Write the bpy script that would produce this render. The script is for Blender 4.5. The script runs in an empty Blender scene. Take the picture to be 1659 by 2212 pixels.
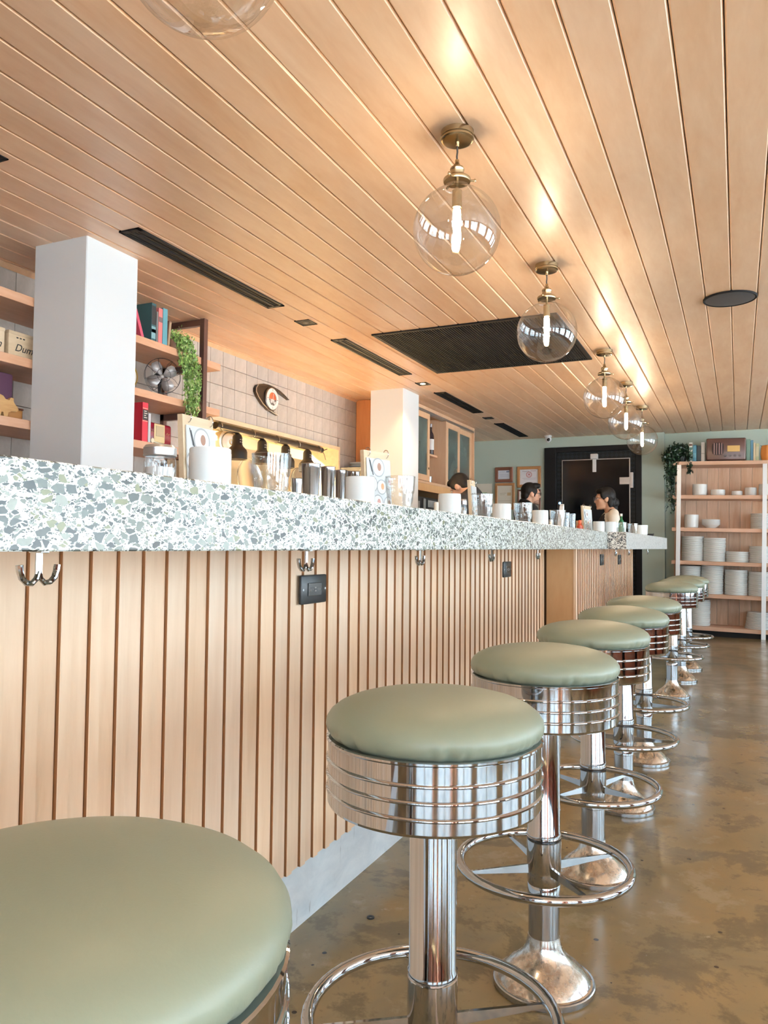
import bpy, bmesh, math, random
from mathutils import Vector, Matrix, Euler
PI = math.pi
random.seed(7)
S = bpy.context.scene
COL = S.collection

# ------------------------------------------------------------------ camera
F, CX, CY = 1661.0, 829.5, 1106.0
yv = Vector(((1594.0 - CX) / F, (CY - 1185.0) / F, -1.0))
nv = Vector((0.0095, 1.0, 0.0095 * yv.x + yv.y))
up = nv.normalized(); fy = yv.normalized(); fx = fy.cross(up)
cam = bpy.data.cameras.new('camera')
cam.sensor_fit = 'HORIZONTAL'; cam.sensor_width = 36.0
cam.lens = 36.0 * F / 1659.0
cam.clip_start = 0.02
co = bpy.data.objects.new('camera', cam); COL.objects.link(co)
co.matrix_world = Matrix.Translation((0, 0, 1.0)) @ Matrix((fx, fy, up)).to_4x4()
S.camera = co

# ------------------------------------------------------------------ world, light, exposure
S.view_settings.view_transform = 'Standard'
S.view_settings.look = 'None'
S.view_settings.gamma = 1.0
S.view_settings.use_curve_mapping = False
S.view_settings.exposure = 0.74
S.cycles.use_denoising = True
S.cycles.max_bounces = 10
S.cycles.transparent_max_bounces = 24
S.cycles.caustics_reflective = False
S.cycles.caustics_refractive = False
S.cycles.sample_clamp_indirect = 6.0
W = bpy.data.worlds.new('overcast_sky'); S.world = W; W.use_nodes = True
bgn = W.node_tree.nodes['Background']
bgn.inputs[0].default_value = (0.66, 0.86, 1.0, 1); bgn.inputs[1].default_value = 5.8

def portal(name, loc, rot, sx, sy):
    l = bpy.data.lights.new(name, 'AREA'); l.shape = 'RECTANGLE'; l.size = sx; l.size_y = sy
    l.cycles.is_portal = True
    o = bpy.data.objects.new(name, l); COL.objects.link(o); o.location = loc; o.rotation_euler = rot
sun = bpy.data.lights.new('sun', 'SUN'); sun.energy = 120.0; sun.angle = .01; sun.color = (1.0, 1.0, 1.0)
so = bpy.data.objects.new('sun', sun); COL.objects.link(so)
so.rotation_euler = Vector((.62, .30, -.74)).to_track_quat('-Z', 'Y').to_euler()   # added behind the building: its bounce off the street brightens the ceiling
RIGHT_X, FRONT_Y = 3.6, -3.5
WIN_R = [(-3.2, -1.35), (-0.9, 0.95), (1.4, 3.25), (3.7, 5.55), (6.0, 7.85), (8.3, 9.7)]
WIN_F = [(-0.2, 1.3), (1.75, 3.3)]
WZ0, WZ1 = 0.40, 2.28
for a, b in WIN_R:
    portal('window_portal', (RIGHT_X + .12, (a + b) / 2, (WZ0 + WZ1) / 2), (0, PI / 2, 0), WZ1 - WZ0, b - a)
for a, b in WIN_F:
    portal('window_portal', ((a + b) / 2, FRONT_Y - .12, (WZ0 + WZ1) / 2), (PI / 2, 0, 0), b - a, WZ1 - WZ0)

# ------------------------------------------------------------------ helpers
def new_mat(name, base=(.8, .8, .8), rough=.5, metal=0.0, coat=0.0, spec=.5, emit=None, es=0.0, coat_rough=.1):
    m = bpy.data.materials.new(name); m.use_nodes = True
    b = m.node_tree.nodes['Principled BSDF']
    b.inputs['Base Color'].default_value = (*base, 1); b.inputs['Roughness'].default_value = rough
    b.inputs['Metallic'].default_value = metal; b.inputs['Coat Weight'].default_value = coat
    b.inputs['Coat Roughness'].default_value = coat_rough
    b.inputs['Specular IOR Level'].default_value = spec
    if emit:
        b.inputs['Emission Color'].default_value = (*emit, 1); b.inputs['Emission Strength'].default_value = es
    return m
class N:
    def __init__(s, m): s.t = m.node_tree; s.b = s.t.nodes.get('Principled BSDF')
    def n(s, k, **kw):
        nd = s.t.nodes.new('ShaderNode' + k)
        for a, v in kw.items():
            if a.startswith('i_'):
                key = a[2:]
                key = int(key) if key.isdigit() else key.replace('_', ' ')
                nd.inputs[key].default_value = v
            else: setattr(nd, a, v)
        return nd
    def l(s, a, b): s.t.links.new(a, b)
    def coord(s, scale=(1, 1, 1), obj='Object'):
        c = s.n('TexCoord'); mp = s.n('Mapping'); mp.inputs['Scale'].default_value = scale
        s.l(c.outputs[obj], mp.inputs['Vector']); return mp.outputs[0]
    def noise(s, vec, scale, detail=3.0, rough=.5, dist=0.0):
        nd = s.n('TexNoise'); nd.inputs['Scale'].default_value = scale; nd.inputs['Detail'].default_value = detail
        nd.inputs['Roughness'].default_value = rough; nd.inputs['Distortion'].default_value = dist
        if vec is not None: s.l(vec, nd.inputs['Vector'])
        return nd.outputs['Fac']
    def ramp(s, fac, stops, interp='LINEAR'):
        r = s.n('ValToRGB'); cr = r.color_ramp; cr.interpolation = interp
        while len(cr.elements) < len(stops): cr.elements.new(.5)
        for e, (p, c) in zip(cr.elements, stops):
            e.position = p; e.color = (*c, 1) if len(c) == 3 else c
        s.l(fac, r.inputs[0]); return r.outputs[0]
    def mix(s, fac, a, b, mode='MIX'):
        x = s.n('Mix'); x.data_type = 'RGBA'; x.blend_type = mode
        for sock, v in ((x.inputs[0], fac), (x.inputs[6], a), (x.inputs[7], b)):
            if hasattr(v, 'is_linked'): s.l(v, sock)
            elif isinstance(v, (int, float)): sock.default_value = v
            else: sock.default_value = (*v, 1)
        return x.outputs[2]
    def math(s, op, a, b=0.0, c=None):
        x = s.n('Math'); x.operation = op
        for i, v in enumerate((a, b, c)):
            if v is None: continue
            if hasattr(v, 'is_linked'): s.l(v, x.inputs[i])
            else: x.inputs[i].default_value = v
        return x.outputs[0]
    def bump(s, h, strength=.2, dist=.01):
        b = s.n('Bump'); b.inputs['Strength'].default_value = strength; b.inputs['Distance'].default_value = dist
        s.l(h, b.inputs['Height']); s.l(b.outputs[0], s.b.inputs['Normal'])

def wood_mat(name, light, dark, stretch=(1, 1, 1), scale=6.0, var=.25, rough=.42, coat=.0, pits=0.0, warp=0.0, figure=.5):
    """stretch: small value along the grain."""
    m = new_mat(name, light, rough, coat=coat, coat_rough=.28); g = N(m)
    oi = g.n('ObjectInfo'); v = g.coord(stretch)
    off = g.n('VectorMath'); off.operation = 'MULTIPLY_ADD'; g.l(oi.outputs['Random'], off.inputs[0])
    off.inputs[1].default_value = (17, 31, 23); g.l(v, off.inputs[2]); v = off.outputs[0]
    f1 = g.noise(v, scale, 4, .55, 1.2); f2 = g.noise(v, scale * 6, 3, .6, .4)
    fac = g.math('MULTIPLY_ADD', f2, .35, g.math('MULTIPLY', f1, .8))
    c = g.ramp(fac, [(.35, light), (.62 + .2 * (1 - figure), tuple(l * .5 + d * .5 for l, d in zip(light, dark))), (.92, dark)])
    hsv = g.n('HueSaturation'); g.l(c, hsv.inputs['Color'])
    g.l(g.math('MULTIPLY_ADD', oi.outputs['Random'], var, 1 - var / 2), hsv.inputs['Value'])
    wn = g.n('TexWhiteNoise'); wn.noise_dimensions = '1D'; g.l(oi.outputs['Random'], wn.inputs['W'])
    g.l(g.math('MULTIPLY_ADD', wn.outputs['Value'], var * .8, 1 - var * .4), hsv.inputs['Saturation'])
    c = hsv.outputs[0]
    if pits:
        p = g.noise(g.coord(tuple(max(s, .25) for s in stretch)), 55, 1, .5)
        zone = g.noise(g.coord(), 1.6, 1)
        k = g.math('MULTIPLY', g.math('GREATER_THAN', p, .775), g.math('GREATER_THAN', zone, 1 - pits))
        c = g.mix(k, c, (.10, .05, .02))
    g.l(c, g.b.inputs['Base Color'])
    if warp:
        w = g.noise(v, warp, 2, .5, .6); g.bump(w, .16, .03)
    return m

def terrazzo(name, base, cols, sc=1.0, den=.50):
    m = new_mat(name, base, .28, coat=.15); g = N(m)
    v0 = g.coord()
    nz = g.n('TexNoise'); nz.inputs['Scale'].default_value = 45 * sc; nz.inputs['Detail'].default_value = 2; g.l(v0, nz.inputs['Vector'])
    md = g.n('VectorMath'); md.operation = 'MULTIPLY_ADD'; g.l(nz.outputs['Color'], md.inputs[0])
    md.inputs[1].default_value = (.009 / sc,) * 3; g.l(v0, md.inputs[2])
    col = base
    for scale, edge, pres, seed in ((390, .11, .38, 3.3), (175, .11, .44, 1.7), (84, .10, den, 0.0)):
        rot = g.n('Mapping'); rot.inputs['Rotation'].default_value = (seed, seed * .7 + .5, seed * 1.3 + .3)
        rot.inputs['Location'].default_value = (seed, seed, seed); rot.inputs['Scale'].default_value = (1, .72, 1.25)
        g.l(md.outputs[0], rot.inputs['Vector'])
        a = g.n('TexVoronoi'); a.inputs['Scale'].default_value = scale * sc; g.l(rot.outputs[0], a.inputs['Vector'])
        e = g.n('TexVoronoi'); e.feature = 'DISTANCE_TO_EDGE'; e.inputs['Scale'].default_value = scale * sc; g.l(rot.outputs[0], e.inputs['Vector'])
        sp = g.n('SeparateColor'); g.l(a.outputs['Color'], sp.inputs[0])
        k = g.math('MULTIPLY', g.math('GREATER_THAN', e.outputs['Distance'], edge), g.math('LESS_THAN', sp.outputs[0], pres))
        cc = g.ramp(sp.outputs[1], [(i / len(cols), c) for i, c in enumerate(cols)], 'CONSTANT')
        tint = g.noise(v0, 120, 3)
        cc = g.mix(.35, cc, g.ramp(tint, [(.3, (.6, .6, .6)), (.7, (1.3, 1.3, 1.3))]), 'MULTIPLY')
        col = g.mix(k, col, cc)
    g.l(col, g.b.inputs['Base Color'])
    return m

def thin_glass(name, tint=(1, 1, 1), refl=.06, rough=.02, ior=1.45, wave=0.0, wscale=9):
    m = bpy.data.materials.new(name); m.use_nodes = True; t = m.node_tree; t.nodes.clear(); g = N(m)
    out = g.n('OutputMaterial'); tr = g.n('BsdfTransparent'); tr.inputs[0].default_value = (*tint, 1)
    gl = g.n('BsdfGlossy'); gl.inputs['Roughness'].default_value = rough
    fr = g.n('LayerWeight'); fr.inputs['Blend'].default_value = .5
    mx = g.n('MixShader')
    f = g.math('MULTIPLY_ADD', g.math('POWER', fr.outputs['Facing'], 3.6), (ior - 1) * 1.5, refl)
    g.l(f, mx.inputs[0]); g.l(tr.outputs[0], mx.inputs[1]); g.l(gl.outputs[0], mx.inputs[2]); g.l(mx.outputs[0], out.inputs[0])
    if wave:
        b = g.n('Bump'); b.inputs['Strength'].default_value = wave; b.inputs['Distance'].default_value = .02
        g.l(g.noise(g.coord(), wscale, 2), b.inputs['Height']); g.l(b.outputs[0], gl.inputs['Normal']); g.l(b.outputs[0], fr.inputs['Normal'])
    return m

class MB:
    """collects shapes into one bmesh"""
    def __init__(s): s.bm = bmesh.new()
    def box(s, x0, x1, y0, y1, z0, z1, c=0.0, seg=1):
        r = bmesh.ops.create_cube(s.bm, size=1.0)
        vs = r['verts']
        for v in vs:
            v.co = Vector((x0 + (v.co.x + .5) * (x1 - x0), y0 + (v.co.y + .5) * (y1 - y0), z0 + (v.co.z + .5) * (z1 - z0)))
        if c > 0:
            es = list({e for v in vs for e in v.link_edges})
            bmesh.ops.bevel(s.bm, geom=es, offset=c, segments=seg, affect='EDGES', profile=.5)
        return s
    def lathe(s, prof, seg=32, c=(0, 0, 0), M=None, closed=False):
        T = (M or Matrix.Identity(4)); c = Vector(c); rings = []
        for r, z in prof:
            if r < 1e-6: rings.append([s.bm.verts.new(T @ Vector((0, 0, z)) + c)])
            else: rings.append([s.bm.verts.new(T @ Vector((r * math.cos(2 * PI * i / seg), r * math.sin(2 * PI * i / seg), z)) + c) for i in range(seg)])
        prs = list(zip(rings, rings[1:])) + ([(rings[-1], rings[0])] if closed else [])
        for a, b in prs:
            for i in range(seg):
                j = (i + 1) % seg
                if len(a) == 1 and len(b) == 1: continue
                if len(a) == 1: s.bm.faces.new((a[0], b[j], b[i]))
                elif len(b) == 1: s.bm.faces.new((a[i], a[j], b[0]))
                else: s.bm.faces.new((a[i], a[j], b[j], b[i]))
        return s
    def cyl(s, r, z0, z1, seg=24, c=(0, 0, 0), r2=None, M=None):
        r2 = r if r2 is None else r2
        return s.lathe([(0, z0), (r, z0), (r2, z1), (0, z1)], seg, c, M)
    def tube(s, pts, r, seg=10, closed=False):
        pts = [Vector(p) for p in pts]; n = len(pts); rings = []; prev = None
        rr = r if isinstance(r, (list, tuple)) else [r] * n
        for i in range(n):
            a = pts[i - 1] if (i > 0 or closed) else pts[i]; b = pts[(i + 1) % n] if (i < n - 1 or closed) else pts[i]
            t = (b - a).normalized()
            if prev is None:
                u = t.orthogonal().normalized()
            else:
                u = (prev - t * prev.dot(t)).normalized()
            prev = u; w = t.cross(u)
            rings.append([s.bm.verts.new(pts[i] + (u * math.cos(2 * PI * k / seg) + w * math.sin(2 * PI * k / seg)) * rr[i]) for k in range(seg)])
        rng = range(n if closed else n - 1)
        for i in rng:
            a, b = rings[i], rings[(i + 1) % n]
            sh = 0
            if closed and i == n - 1:
                sh = min(range(seg), key=lambda q: (a[0].co - b[q].co).length)
            for k in range(seg):
                j = (k + 1) % seg
                s.bm.faces.new((a[k], a[j], b[(j + sh) % seg], b[(k + sh) % seg]))
        if not closed:
            s.bm.faces.new(rings[0][::-1]); s.bm.faces.new(rings[-1])
        return s
    def prism(s, poly, fn, d0, d1):
        """poly of 2D points, fn(u, v, d) -> 3D"""
        a = [s.bm.verts.new(fn(u, v, d0)) for u, v in poly]; b = [s.bm.verts.new(fn(u, v, d1)) for u, v in poly]
        s.bm.faces.new(a); s.bm.faces.new(b[::-1]); n = len(poly)
        for i in range(n): s.bm.faces.new((a[i], b[i], b[(i + 1) % n], a[(i + 1) % n]))
        return s
    def ell(s, c, r, u=20, v=12, M=None):
        k = bmesh.ops.create_uvsphere(s.bm, u_segments=u, v_segments=v, radius=1.0)
        for x in k['verts']:
            p = Vector((x.co.x * r[0], x.co.y * r[1], x.co.z * r[2]))
            x.co = (M @ p if M else p) + Vector(c)
        return s
    def cap(s, p, q, r1, r2, seg=14):
        p, q = Vector(p), Vector(q); L = (q - p).length
        M = (q - p).to_track_quat('Z', 'Y').to_matrix().to_4x4()
        pr = [(r1 * math.cos(t), r1 * math.sin(t)) for t in [-PI / 2 + i * PI / 10 for i in range(5)]]
        pr[0] = (0, -r1)
        pr += [(r1, 0), (r2, L)] + [(r2 * math.cos(t), L + r2 * math.sin(t)) for t in [i * PI / 10 for i in range(1, 5)]] + [(0, L + r2)]
        return s.lathe(pr, seg, p, M)
    def quad(s, a, b, c, d):
        s.bm.faces.new([s.bm.verts.new(Vector(p)) for p in (a, b, c, d)]); return s
    def mesh(s, name, m=None, angle=35):
        bmesh.ops.recalc_face_normals(s.bm, faces=s.bm.faces)
        me = bpy.data.meshes.new(name); s.bm.to_mesh(me); s.bm.free()
        for p in me.polygons: p.use_smooth = True
        me.set_sharp_from_angle(angle=math.radians(angle))
        if m: me.materials.append(m)
        return me

def link(name, data, parent=None, loc=None, rot=None):
    o = bpy.data.objects.new(name, data); COL.objects.link(o)
    if parent: o.parent = parent
    if loc is not None: o.location = loc
    if rot is not None: o.rotation_euler = rot
    return o
def tag(o, label, cat, group=None):
    o['label'] = label; o['category'] = cat
    if group: o['group'] = group
    return o
def thing(name, label, cat, loc=(0, 0, 0), rot=(0, 0, 0), group=None):
    return tag(link(name, None, None, loc, rot), label, cat, group)
def part(name, mb, m, parent, label=None, angle=35):
    o = link(name, mb.mesh(name, m, angle), parent)
    if label: o['label'] = label
    return o
def struct(name, mb, m, label=None):
    o = link(name, mb.mesh(name, m)); o['kind'] = 'structure'
    if label: o['label'] = label
    return o
def copy_tree(o, parent=None):
    c = o.copy(); COL.objects.link(c); c.parent = parent
    for ch in list(o.children): copy_tree(ch, c)
    return c
def dup(o, loc, label, rotz=None, group=None):
    c = copy_tree(o); c.location = loc; c['label'] = label
    if rotz is not None: c.rotation_euler[2] = rotz
    if group: c['group'] = group
    return c
def text(name, body, size, m, parent, loc, rot, shear=0.0, ext=.0004):
    cu = bpy.data.curves.new(name, 'FONT'); cu.body = body; cu.size = size; cu.extrude = ext; cu.shear = shear
    cu.align_x = 'CENTER'; cu.align_y = 'CENTER'; cu.materials.append(m)
    tmp = bpy.data.objects.new(name, cu); COL.objects.link(tmp)
    me = bpy.data.meshes.new_from_object(tmp.evaluated_get(bpy.context.evaluated_depsgraph_get()))
    bpy.data.objects.remove(tmp); me.name = name
    if not me.materials: me.materials.append(m)
    return link(name, me, parent, loc, rot)

# ------------------------------------------------------------------ materials
M_ceil = wood_mat('ceiling_maple', (.95, .70, .50), (.72, .40, .21), (2.2, .45, 1), 2.6, .16, .40, coat=.2, warp=2.2, figure=.6)
M_slat = wood_mat('slat_maple', (.90, .66, .47), (.70, .44, .26), (5, 5, .5), 3.0, .22, .45, pits=.42)
M_panel = wood_mat('panel_maple', (.60, .36, .18), (.50, .27, .11), (3, 3, .8), 3.0, .1, .4)
M_shelf = wood_mat('shelf_wood', (.66, .40, .27), (.48, .24, .12), (4, .6, 4), 3.0, .15, .45)
M_cab = wood_mat('cabinet_maple', (.66, .43, .27), (.52, .29, .15), (4, 4, .6), 3.0, .12, .45)
M_warmlit = wood_mat('warm_lit_wood', (.62, .25, .08), (.45, .15, .04), (4, 4, .6), 3.0, .1, .4)  # cabinet side wood with the warm downlight glow put into its orange
M_beech = wood_mat('rack_wood', (.72, .49, .34), (.42, .22, .11), (5, 5, .5), 2.2, .22, .5, figure=.9)
M_board = wood_mat('rack_board', (.68, .44, .32), (.50, .28, .16), (.6, 4, 4), 3.0, .12, .5)
M_pine = wood_mat('pine', (.70, .57, .40), (.52, .38, .22), (6, .8, 6), 4.0, .15, .55)
M_gap = new_mat('dark_brown_gap_shade', (.16, .07, .025), .7)  # dark brown; behind the slats it is mostly gap shade put into colour
M_edge = new_mat('stained_edge', (.27, .115, .04), .6)
M_ceilgap = new_mat('ceiling_backing', (.05, .025, .012), .9)
M_white = new_mat('white_plaster', (.75, .81, .85), .55)
M_kick = new_mat('kick_paint', (.66, .69, .71), .5)
g = N(M_kick); f = g.noise(g.coord((1, 1, 2)), 7, 5, .65, .6); f2 = g.noise(g.coord((1, 6, 1)), 9, 3, .6)
g.l(g.mix(g.ramp(f2, [(.66, (0, 0, 0)), (.74, (.7, .7, .7))]), g.ramp(f, [(.3, (.56, .60, .63)), (.7, (.74, .76, .77))]), (.33, .33, .33)), g.b.inputs['Base Color'])
M_wallgreen = new_mat('sage_wall_paint', (.41, .49, .43), .6)
g = N(M_wallgreen); g.bump(g.noise(g.coord(), 160, 2), .08, .004)
M_brick = new_mat('brick', (.35, .12, .07), .8)
g = N(M_brick); bt = g.n('TexBrick'); bt.inputs['Color1'].default_value = (.36, .12, .07, 1); bt.inputs['Color2'].default_value = (.24, .075, .045, 1)
bt.inputs['Mortar'].default_value = (.4, .36, .32, 1); bt.inputs['Scale'].default_value = 4.5
mp = g.n('Mapping'); mp.inputs['Rotation'].default_value = (PI / 2, 0, PI / 2); tc = g.n('TexCoord'); g.l(tc.outputs['Object'], mp.inputs[0]); g.l(mp.outputs[0], bt.inputs[0])
g.l(bt.outputs[0], g.b.inputs['Base Color'])
M_black = new_mat('black_paint', (.004, .004, .0045), .5, spec=.2)
M_blackgloss = new_mat('black_gloss', (.008, .009, .010), .22)
M_outlet = new_mat('black_plastic', (.012, .014, .016), .35)
M_vent = new_mat('black_metal', (.009, .009, .010), .75, spec=.1)
M_ventd = new_mat('recess_shade', (.004, .004, .004), .9)  # flat dark sheets in this colour stand in for shade inside ceiling recesses
M_chrome = new_mat('chrome', (.47, .48, .50), .05, 1.0)
M_steel = new_mat('brushed_steel', (.45, .46, .48), .18, 1.0)
g = N(M_steel); g.bump(g.noise(g.coord((60, 60, 1.2)), 6, 3), .06, .002)
M_base = new_mat('worn_base_steel', (.60, .55, .50), .22, 1.0)
g = N(M_base); f = g.noise(g.coord(), 32, 5, .65); g.l(g.ramp(f, [(.38, (.38, .30, .23)), (.58, (.68, .65, .61))]), g.b.inputs['Base Color'])
g.l(g.ramp(f, [(.35, (.42,) * 3), (.6, (.12,) * 3)]), g.b.inputs['Roughness'])
M_brass = new_mat('antique_brass', (.42, .33, .20), .26, 1.0)
M_cord = new_mat('dark_cord', (.02, .015, .012), .6)
M_globe = thin_glass('clear_globe_glass', (.98, .975, .965), .16, .012, 1.42, .12, 7)
M_glass = thin_glass('tumbler_glass', (.97, .98, .98), .10, .03, 1.5, .04, 40)
M_pane = thin_glass('window_pane', (.97, .98, .98), .02, .01, 1.3)
M_bulb = new_mat('lit_bulb', (1, .9, .7), .4, emit=(1.0, .78, .52), es=215.0)
M_vinyl = new_mat('sage_vinyl', (.24, .275, .205), .40, spec=.55)
g = N(M_vinyl); g.bump(g.noise(g.coord(), 420, 2), .05, .002)
M_floor = new_mat('polished_concrete', (.2, .14, .08), .15, spec=.6)
g = N(M_floor); v = g.coord()
a1 = g.noise(v, 1.1, 5, .62, .5); a2 = g.noise(v, 3.4, 9, .70, .25); a3 = g.noise(v, 9, 8, .72, .6); a4 = g.noise(v, 60, 3, .6)
c = g.ramp(a1, [(.34, (.175, .150, .092)), (.46, (.235, .178, .090)), (.58, (.275, .192, .088)), (.72, (.225, .180, .108))])
c = g.mix(g.ramp(a2, [(.52, (0, 0, 0)), (.565, (.58, .58, .58)), (.70, (.9, .9, .9))]), c, (.105, .086, .047))
c = g.mix(g.ramp(a2, [(.36, (.62, .62, .62)), (.43, (0, 0, 0))]), c, (.33, .265, .165))
c = g.mix(g.ramp(a3, [(.60, (0, 0, 0)), (.66, (.6, .6, .6))]), c, (.15, .118, .066))
c = g.mix(g.ramp(a3, [(.30, (.55, .55, .55)), (.35, (0, 0, 0))]), c, (.40, .335, .23))
c = g.mix(g.ramp(a4, [(.64, (0, 0, 0)), (.72, (.45, .45, .45))]), c, (.12, .09, .05))
vo = g.n('TexVoronoi'); vo.inputs['Scale'].default_value = 17; vo.inputs['Randomness'].default_value = 1; g.l(v, vo.inputs['Vector'])
sp = g.n('SeparateColor'); g.l(vo.outputs['Color'], sp.inputs[0])
pit = g.math('MULTIPLY', g.math('LESS_THAN', vo.outputs['Distance'], g.math('MULTIPLY', sp.outputs[1], .12)), g.math('LESS_THAN', sp.outputs[0], .42)); c = g.mix(pit, c, (.02, .016, .012))
g.l(c, g.b.inputs['Base Color']); g.l(g.ramp(a2, [(.35, (.12,) * 3), (.62, (.26,) * 3)]), g.b.inputs['Roughness'])
g.bump(g.math('ADD', g.math('MULTIPLY', a2, .4), g.math('MULTIPLY', a1, 1.2)), .05, .02)
TCOL = [(.21, .245, .21), (.105, .13, .12), (.34, .39, .34), (.05, .065, .06), (.27, .29, .15), (.16, .19, .17), (.44, .49, .43), (.025, .032, .03), (.08, .10, .092)]
TCOL = [tuple(q * .62 for q in c_) for c_ in TCOL]
M_terr = terrazzo('terrazzo', (.88, .93, .91), TCOL)
M_terrd = terrazzo('terrazzo_end', (.82, .80, .74), [(.05, .045, .04), (.16, .14, .12), (.03, .03, .03), (.3, .26, .22), (.09, .08, .07)], .8, .72)
M_terrp = terrazzo('terrazzo_pale', (.80, .83, .82), [(.45, .48, .47), (.60, .63, .62), (.35, .38, .37), (.68, .70, .69)])
M_tile = new_mat('beige_tile', (.50, .435, .38), .5)
g = N(M_tile); oi = g.n('ObjectInfo'); f = g.noise(g.coord(), 9, 5, .6, .5)
hs = g.n('HueSaturation'); g.l(g.ramp(f, [(.3, (.34, .305, .27)), (.7, (.46, .425, .385))]), hs.inputs['Color'])
g.l(g.math('MULTIPLY_ADD', oi.outputs['Random'], .18, .91), hs.inputs['Value']); g.l(hs.outputs[0], g.b.inputs['Base Color'])
M_grout = new_mat('grout', (.24, .18, .14), .9)
M_mug = new_mat('white_stoneware', (.77, .84, .87), .14, coat=.3)
M_plate = new_mat('white_china', (.82, .84, .83), .22)
M_bronze = new_mat('bronze_post', (.10, .055, .045), .38, .6)
M_rackmetal = new_mat('white_rack_metal', (.80, .82, .83), .35, .2)
M_paper = new_mat('paper', (.86, .86, .84), .7)
M_cream = new_mat('cream_paper', (.78, .75, .65), .7)
M_frame = new_mat('oak_frame', (.34, .16, .055), .4)
M_frame2 = new_mat('walnut_frame', (.16, .06, .035), .4)
M_alu = new_mat('aluminium', (.55, .56, .57), .3, .9)
M_skin = new_mat('skin', (.62, .36, .25), .5)
M_skin2 = new_mat('tan_skin', (.58, .33, .21), .5)
M_hair = new_mat('dark_hair', (.006, .005, .005), .55, spec=.2)
M_blackcloth = new_mat('black_cloth', (.010, .010, .011), .85)
M_creamcloth = new_mat('cream_cloth', (.80, .76, .68), .85)
M_darkcloth = new_mat('dark_trousers', (.03, .03, .035), .85)
M_leaf = new_mat('leaf', (.16, .30, .05), .45)
g = N(M_leaf); f = g.noise(g.coord(), 60, 2); g.l(g.ramp(f, [(.32, (.05, .13, .02)), (.52, (.20, .36, .07)), (.70, (.52, .62, .28))]), g.b.inputs['Base Color'])
M_leafd = new_mat('dark_leaf', (.02, .06, .025), .45)
g = N(M_leafd); f = g.noise(g.coord(), 30, 2); g.l(g.ramp(f, [(.4, (.004, .014, .007)), (.62, (.014, .05, .02)), (.75, (.09, .12, .04))]), g.b.inputs['Base Color'])
def flat(name, c, r=.55, metal=0.0): return new_mat(name, c, r, metal)

# ------------------------------------------------------------------ room shell
CEIL = 2.4; BACK = 9.83; LEFT = -3.34
mb = MB().box(-5.4, RIGHT_X + .3, FRONT_Y - .3, 10.3, -.12, 0.0)
struct('floor', mb, M_floor)
mb = MB().box(-5.4, RIGHT_X + .3, FRONT_Y - .3, 10.3, CEIL + .016, CEIL + .12)
ceiling = struct('ceiling', mb, M_ceilgap)
PW = .0936 * 1.4; X0 = 1.4 * -.0145
prof = [(-PW / 2 + .0013, .016), (-PW / 2 + .0013, .0055), (-PW / 2 + .0068, 0), (PW / 2 - .0068, 0), (PW / 2 - .0013, .0055), (PW / 2 - .0013, .016)]
pme = MB().prism(prof, lambda u, w, d: Vector((u, d, w)), FRONT_Y + .02, 10.0).mesh('plank', M_ceil, 20)
k0 = math.ceil((LEFT - X0) / PW - .5)
x = X0 + PW * (k0 - .5)
while x < RIGHT_X - .05:
    o = link('plank', pme, ceiling, (x, 0, CEIL))
    x += PW

# left wall with the pass-through opening
OY0, OY1, OZ0, OZ1 = 4.35, 6.22, 1.10, 1.872
mb = MB()
LW = LEFT - .012
mb.box(LW - .14, LW, FRONT_Y, OY0 - .027, 0, CEIL).box(LW - .14, LW, OY1 + .027, 10.0, 0, CEIL)
mb.box(LW - .14, LW, OY0 - .027, OY1 + .027, 0, OZ0).box(LW - .14, LW, OY0 - .027, OY1 + .027, OZ1 + .027, CEIL)
wall_left = struct('wall_left', mb, M_grout)
tile_cache = {}
TP = .1452; G = .0015
for i in range(-21, 12):
    ya, yb = 4.91 + TP * i + G, 4.91 + TP * (i + 1) - G
    yb = min(yb, 6.588)
    if yb - ya < .02: continue
    for j in range(-9, 1):
        za, zb = 2.27 + .144 * j + G, 2.27 + .144 * (j + 1) - G
        zb = min(zb, CEIL - .002)
        y0, y1, z0, z1 = ya, yb, za, zb
        if y1 > OY0 - .03 and y0 < OY1 + .03 and z0 < OZ1 + .03 and z1 > OZ0:
            opts = [(y0, min(y1, OY0 - .032), z0, z1), (max(y0, OY1 + .032), y1, z0, z1), (y0, y1, max(z0, OZ1 + .032), z1)]
            opts = [q for q in opts if q[1] - q[0] > .015 and q[3] - q[2] > .015]
            if not opts: continue
            y0, y1, z0, z1 = max(opts, key=lambda q: (q[1] - q[0]) * (q[3] - q[2]))
        key = (round(y1 - y0, 3), round(z1 - z0, 3))
        if key not in tile_cache:
            tile_cache[key] = MB().box(0, .012, 0, y1 - y0, 0, z1 - z0, .0012).mesh('tile', M_tile)
        link('tile', tile_cache[key], wall_left, (LW, y0, z0))
# wooden lining round the opening
mb = MB()
mb.box(LW - .30, LEFT + .012, OY0 - .028, OY1 + .028, OZ1 - .004, OZ1 + .028)
mb.box(LW - .30, LEFT + .012, OY1, OY1 + .028, OZ0, OZ1 - .004)
mb.box(LW - .30, LEFT + .012, OY0 - .028, OY0, OZ0, OZ1 - .004)
struct('trim_1', mb, M_pine, 'pale wooden lining of the kitchen pass opening')

struct('trim_3', MB().prism([(0, 0), (.022, .022), (.022, .024), (0, .024)], lambda u, v, d: Vector((LEFT + .0005 + u, d, CEIL - .0245 + v)), 1.0, 6.59), M_cab, 'thin wooden crown strip above the tiles')
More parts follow.
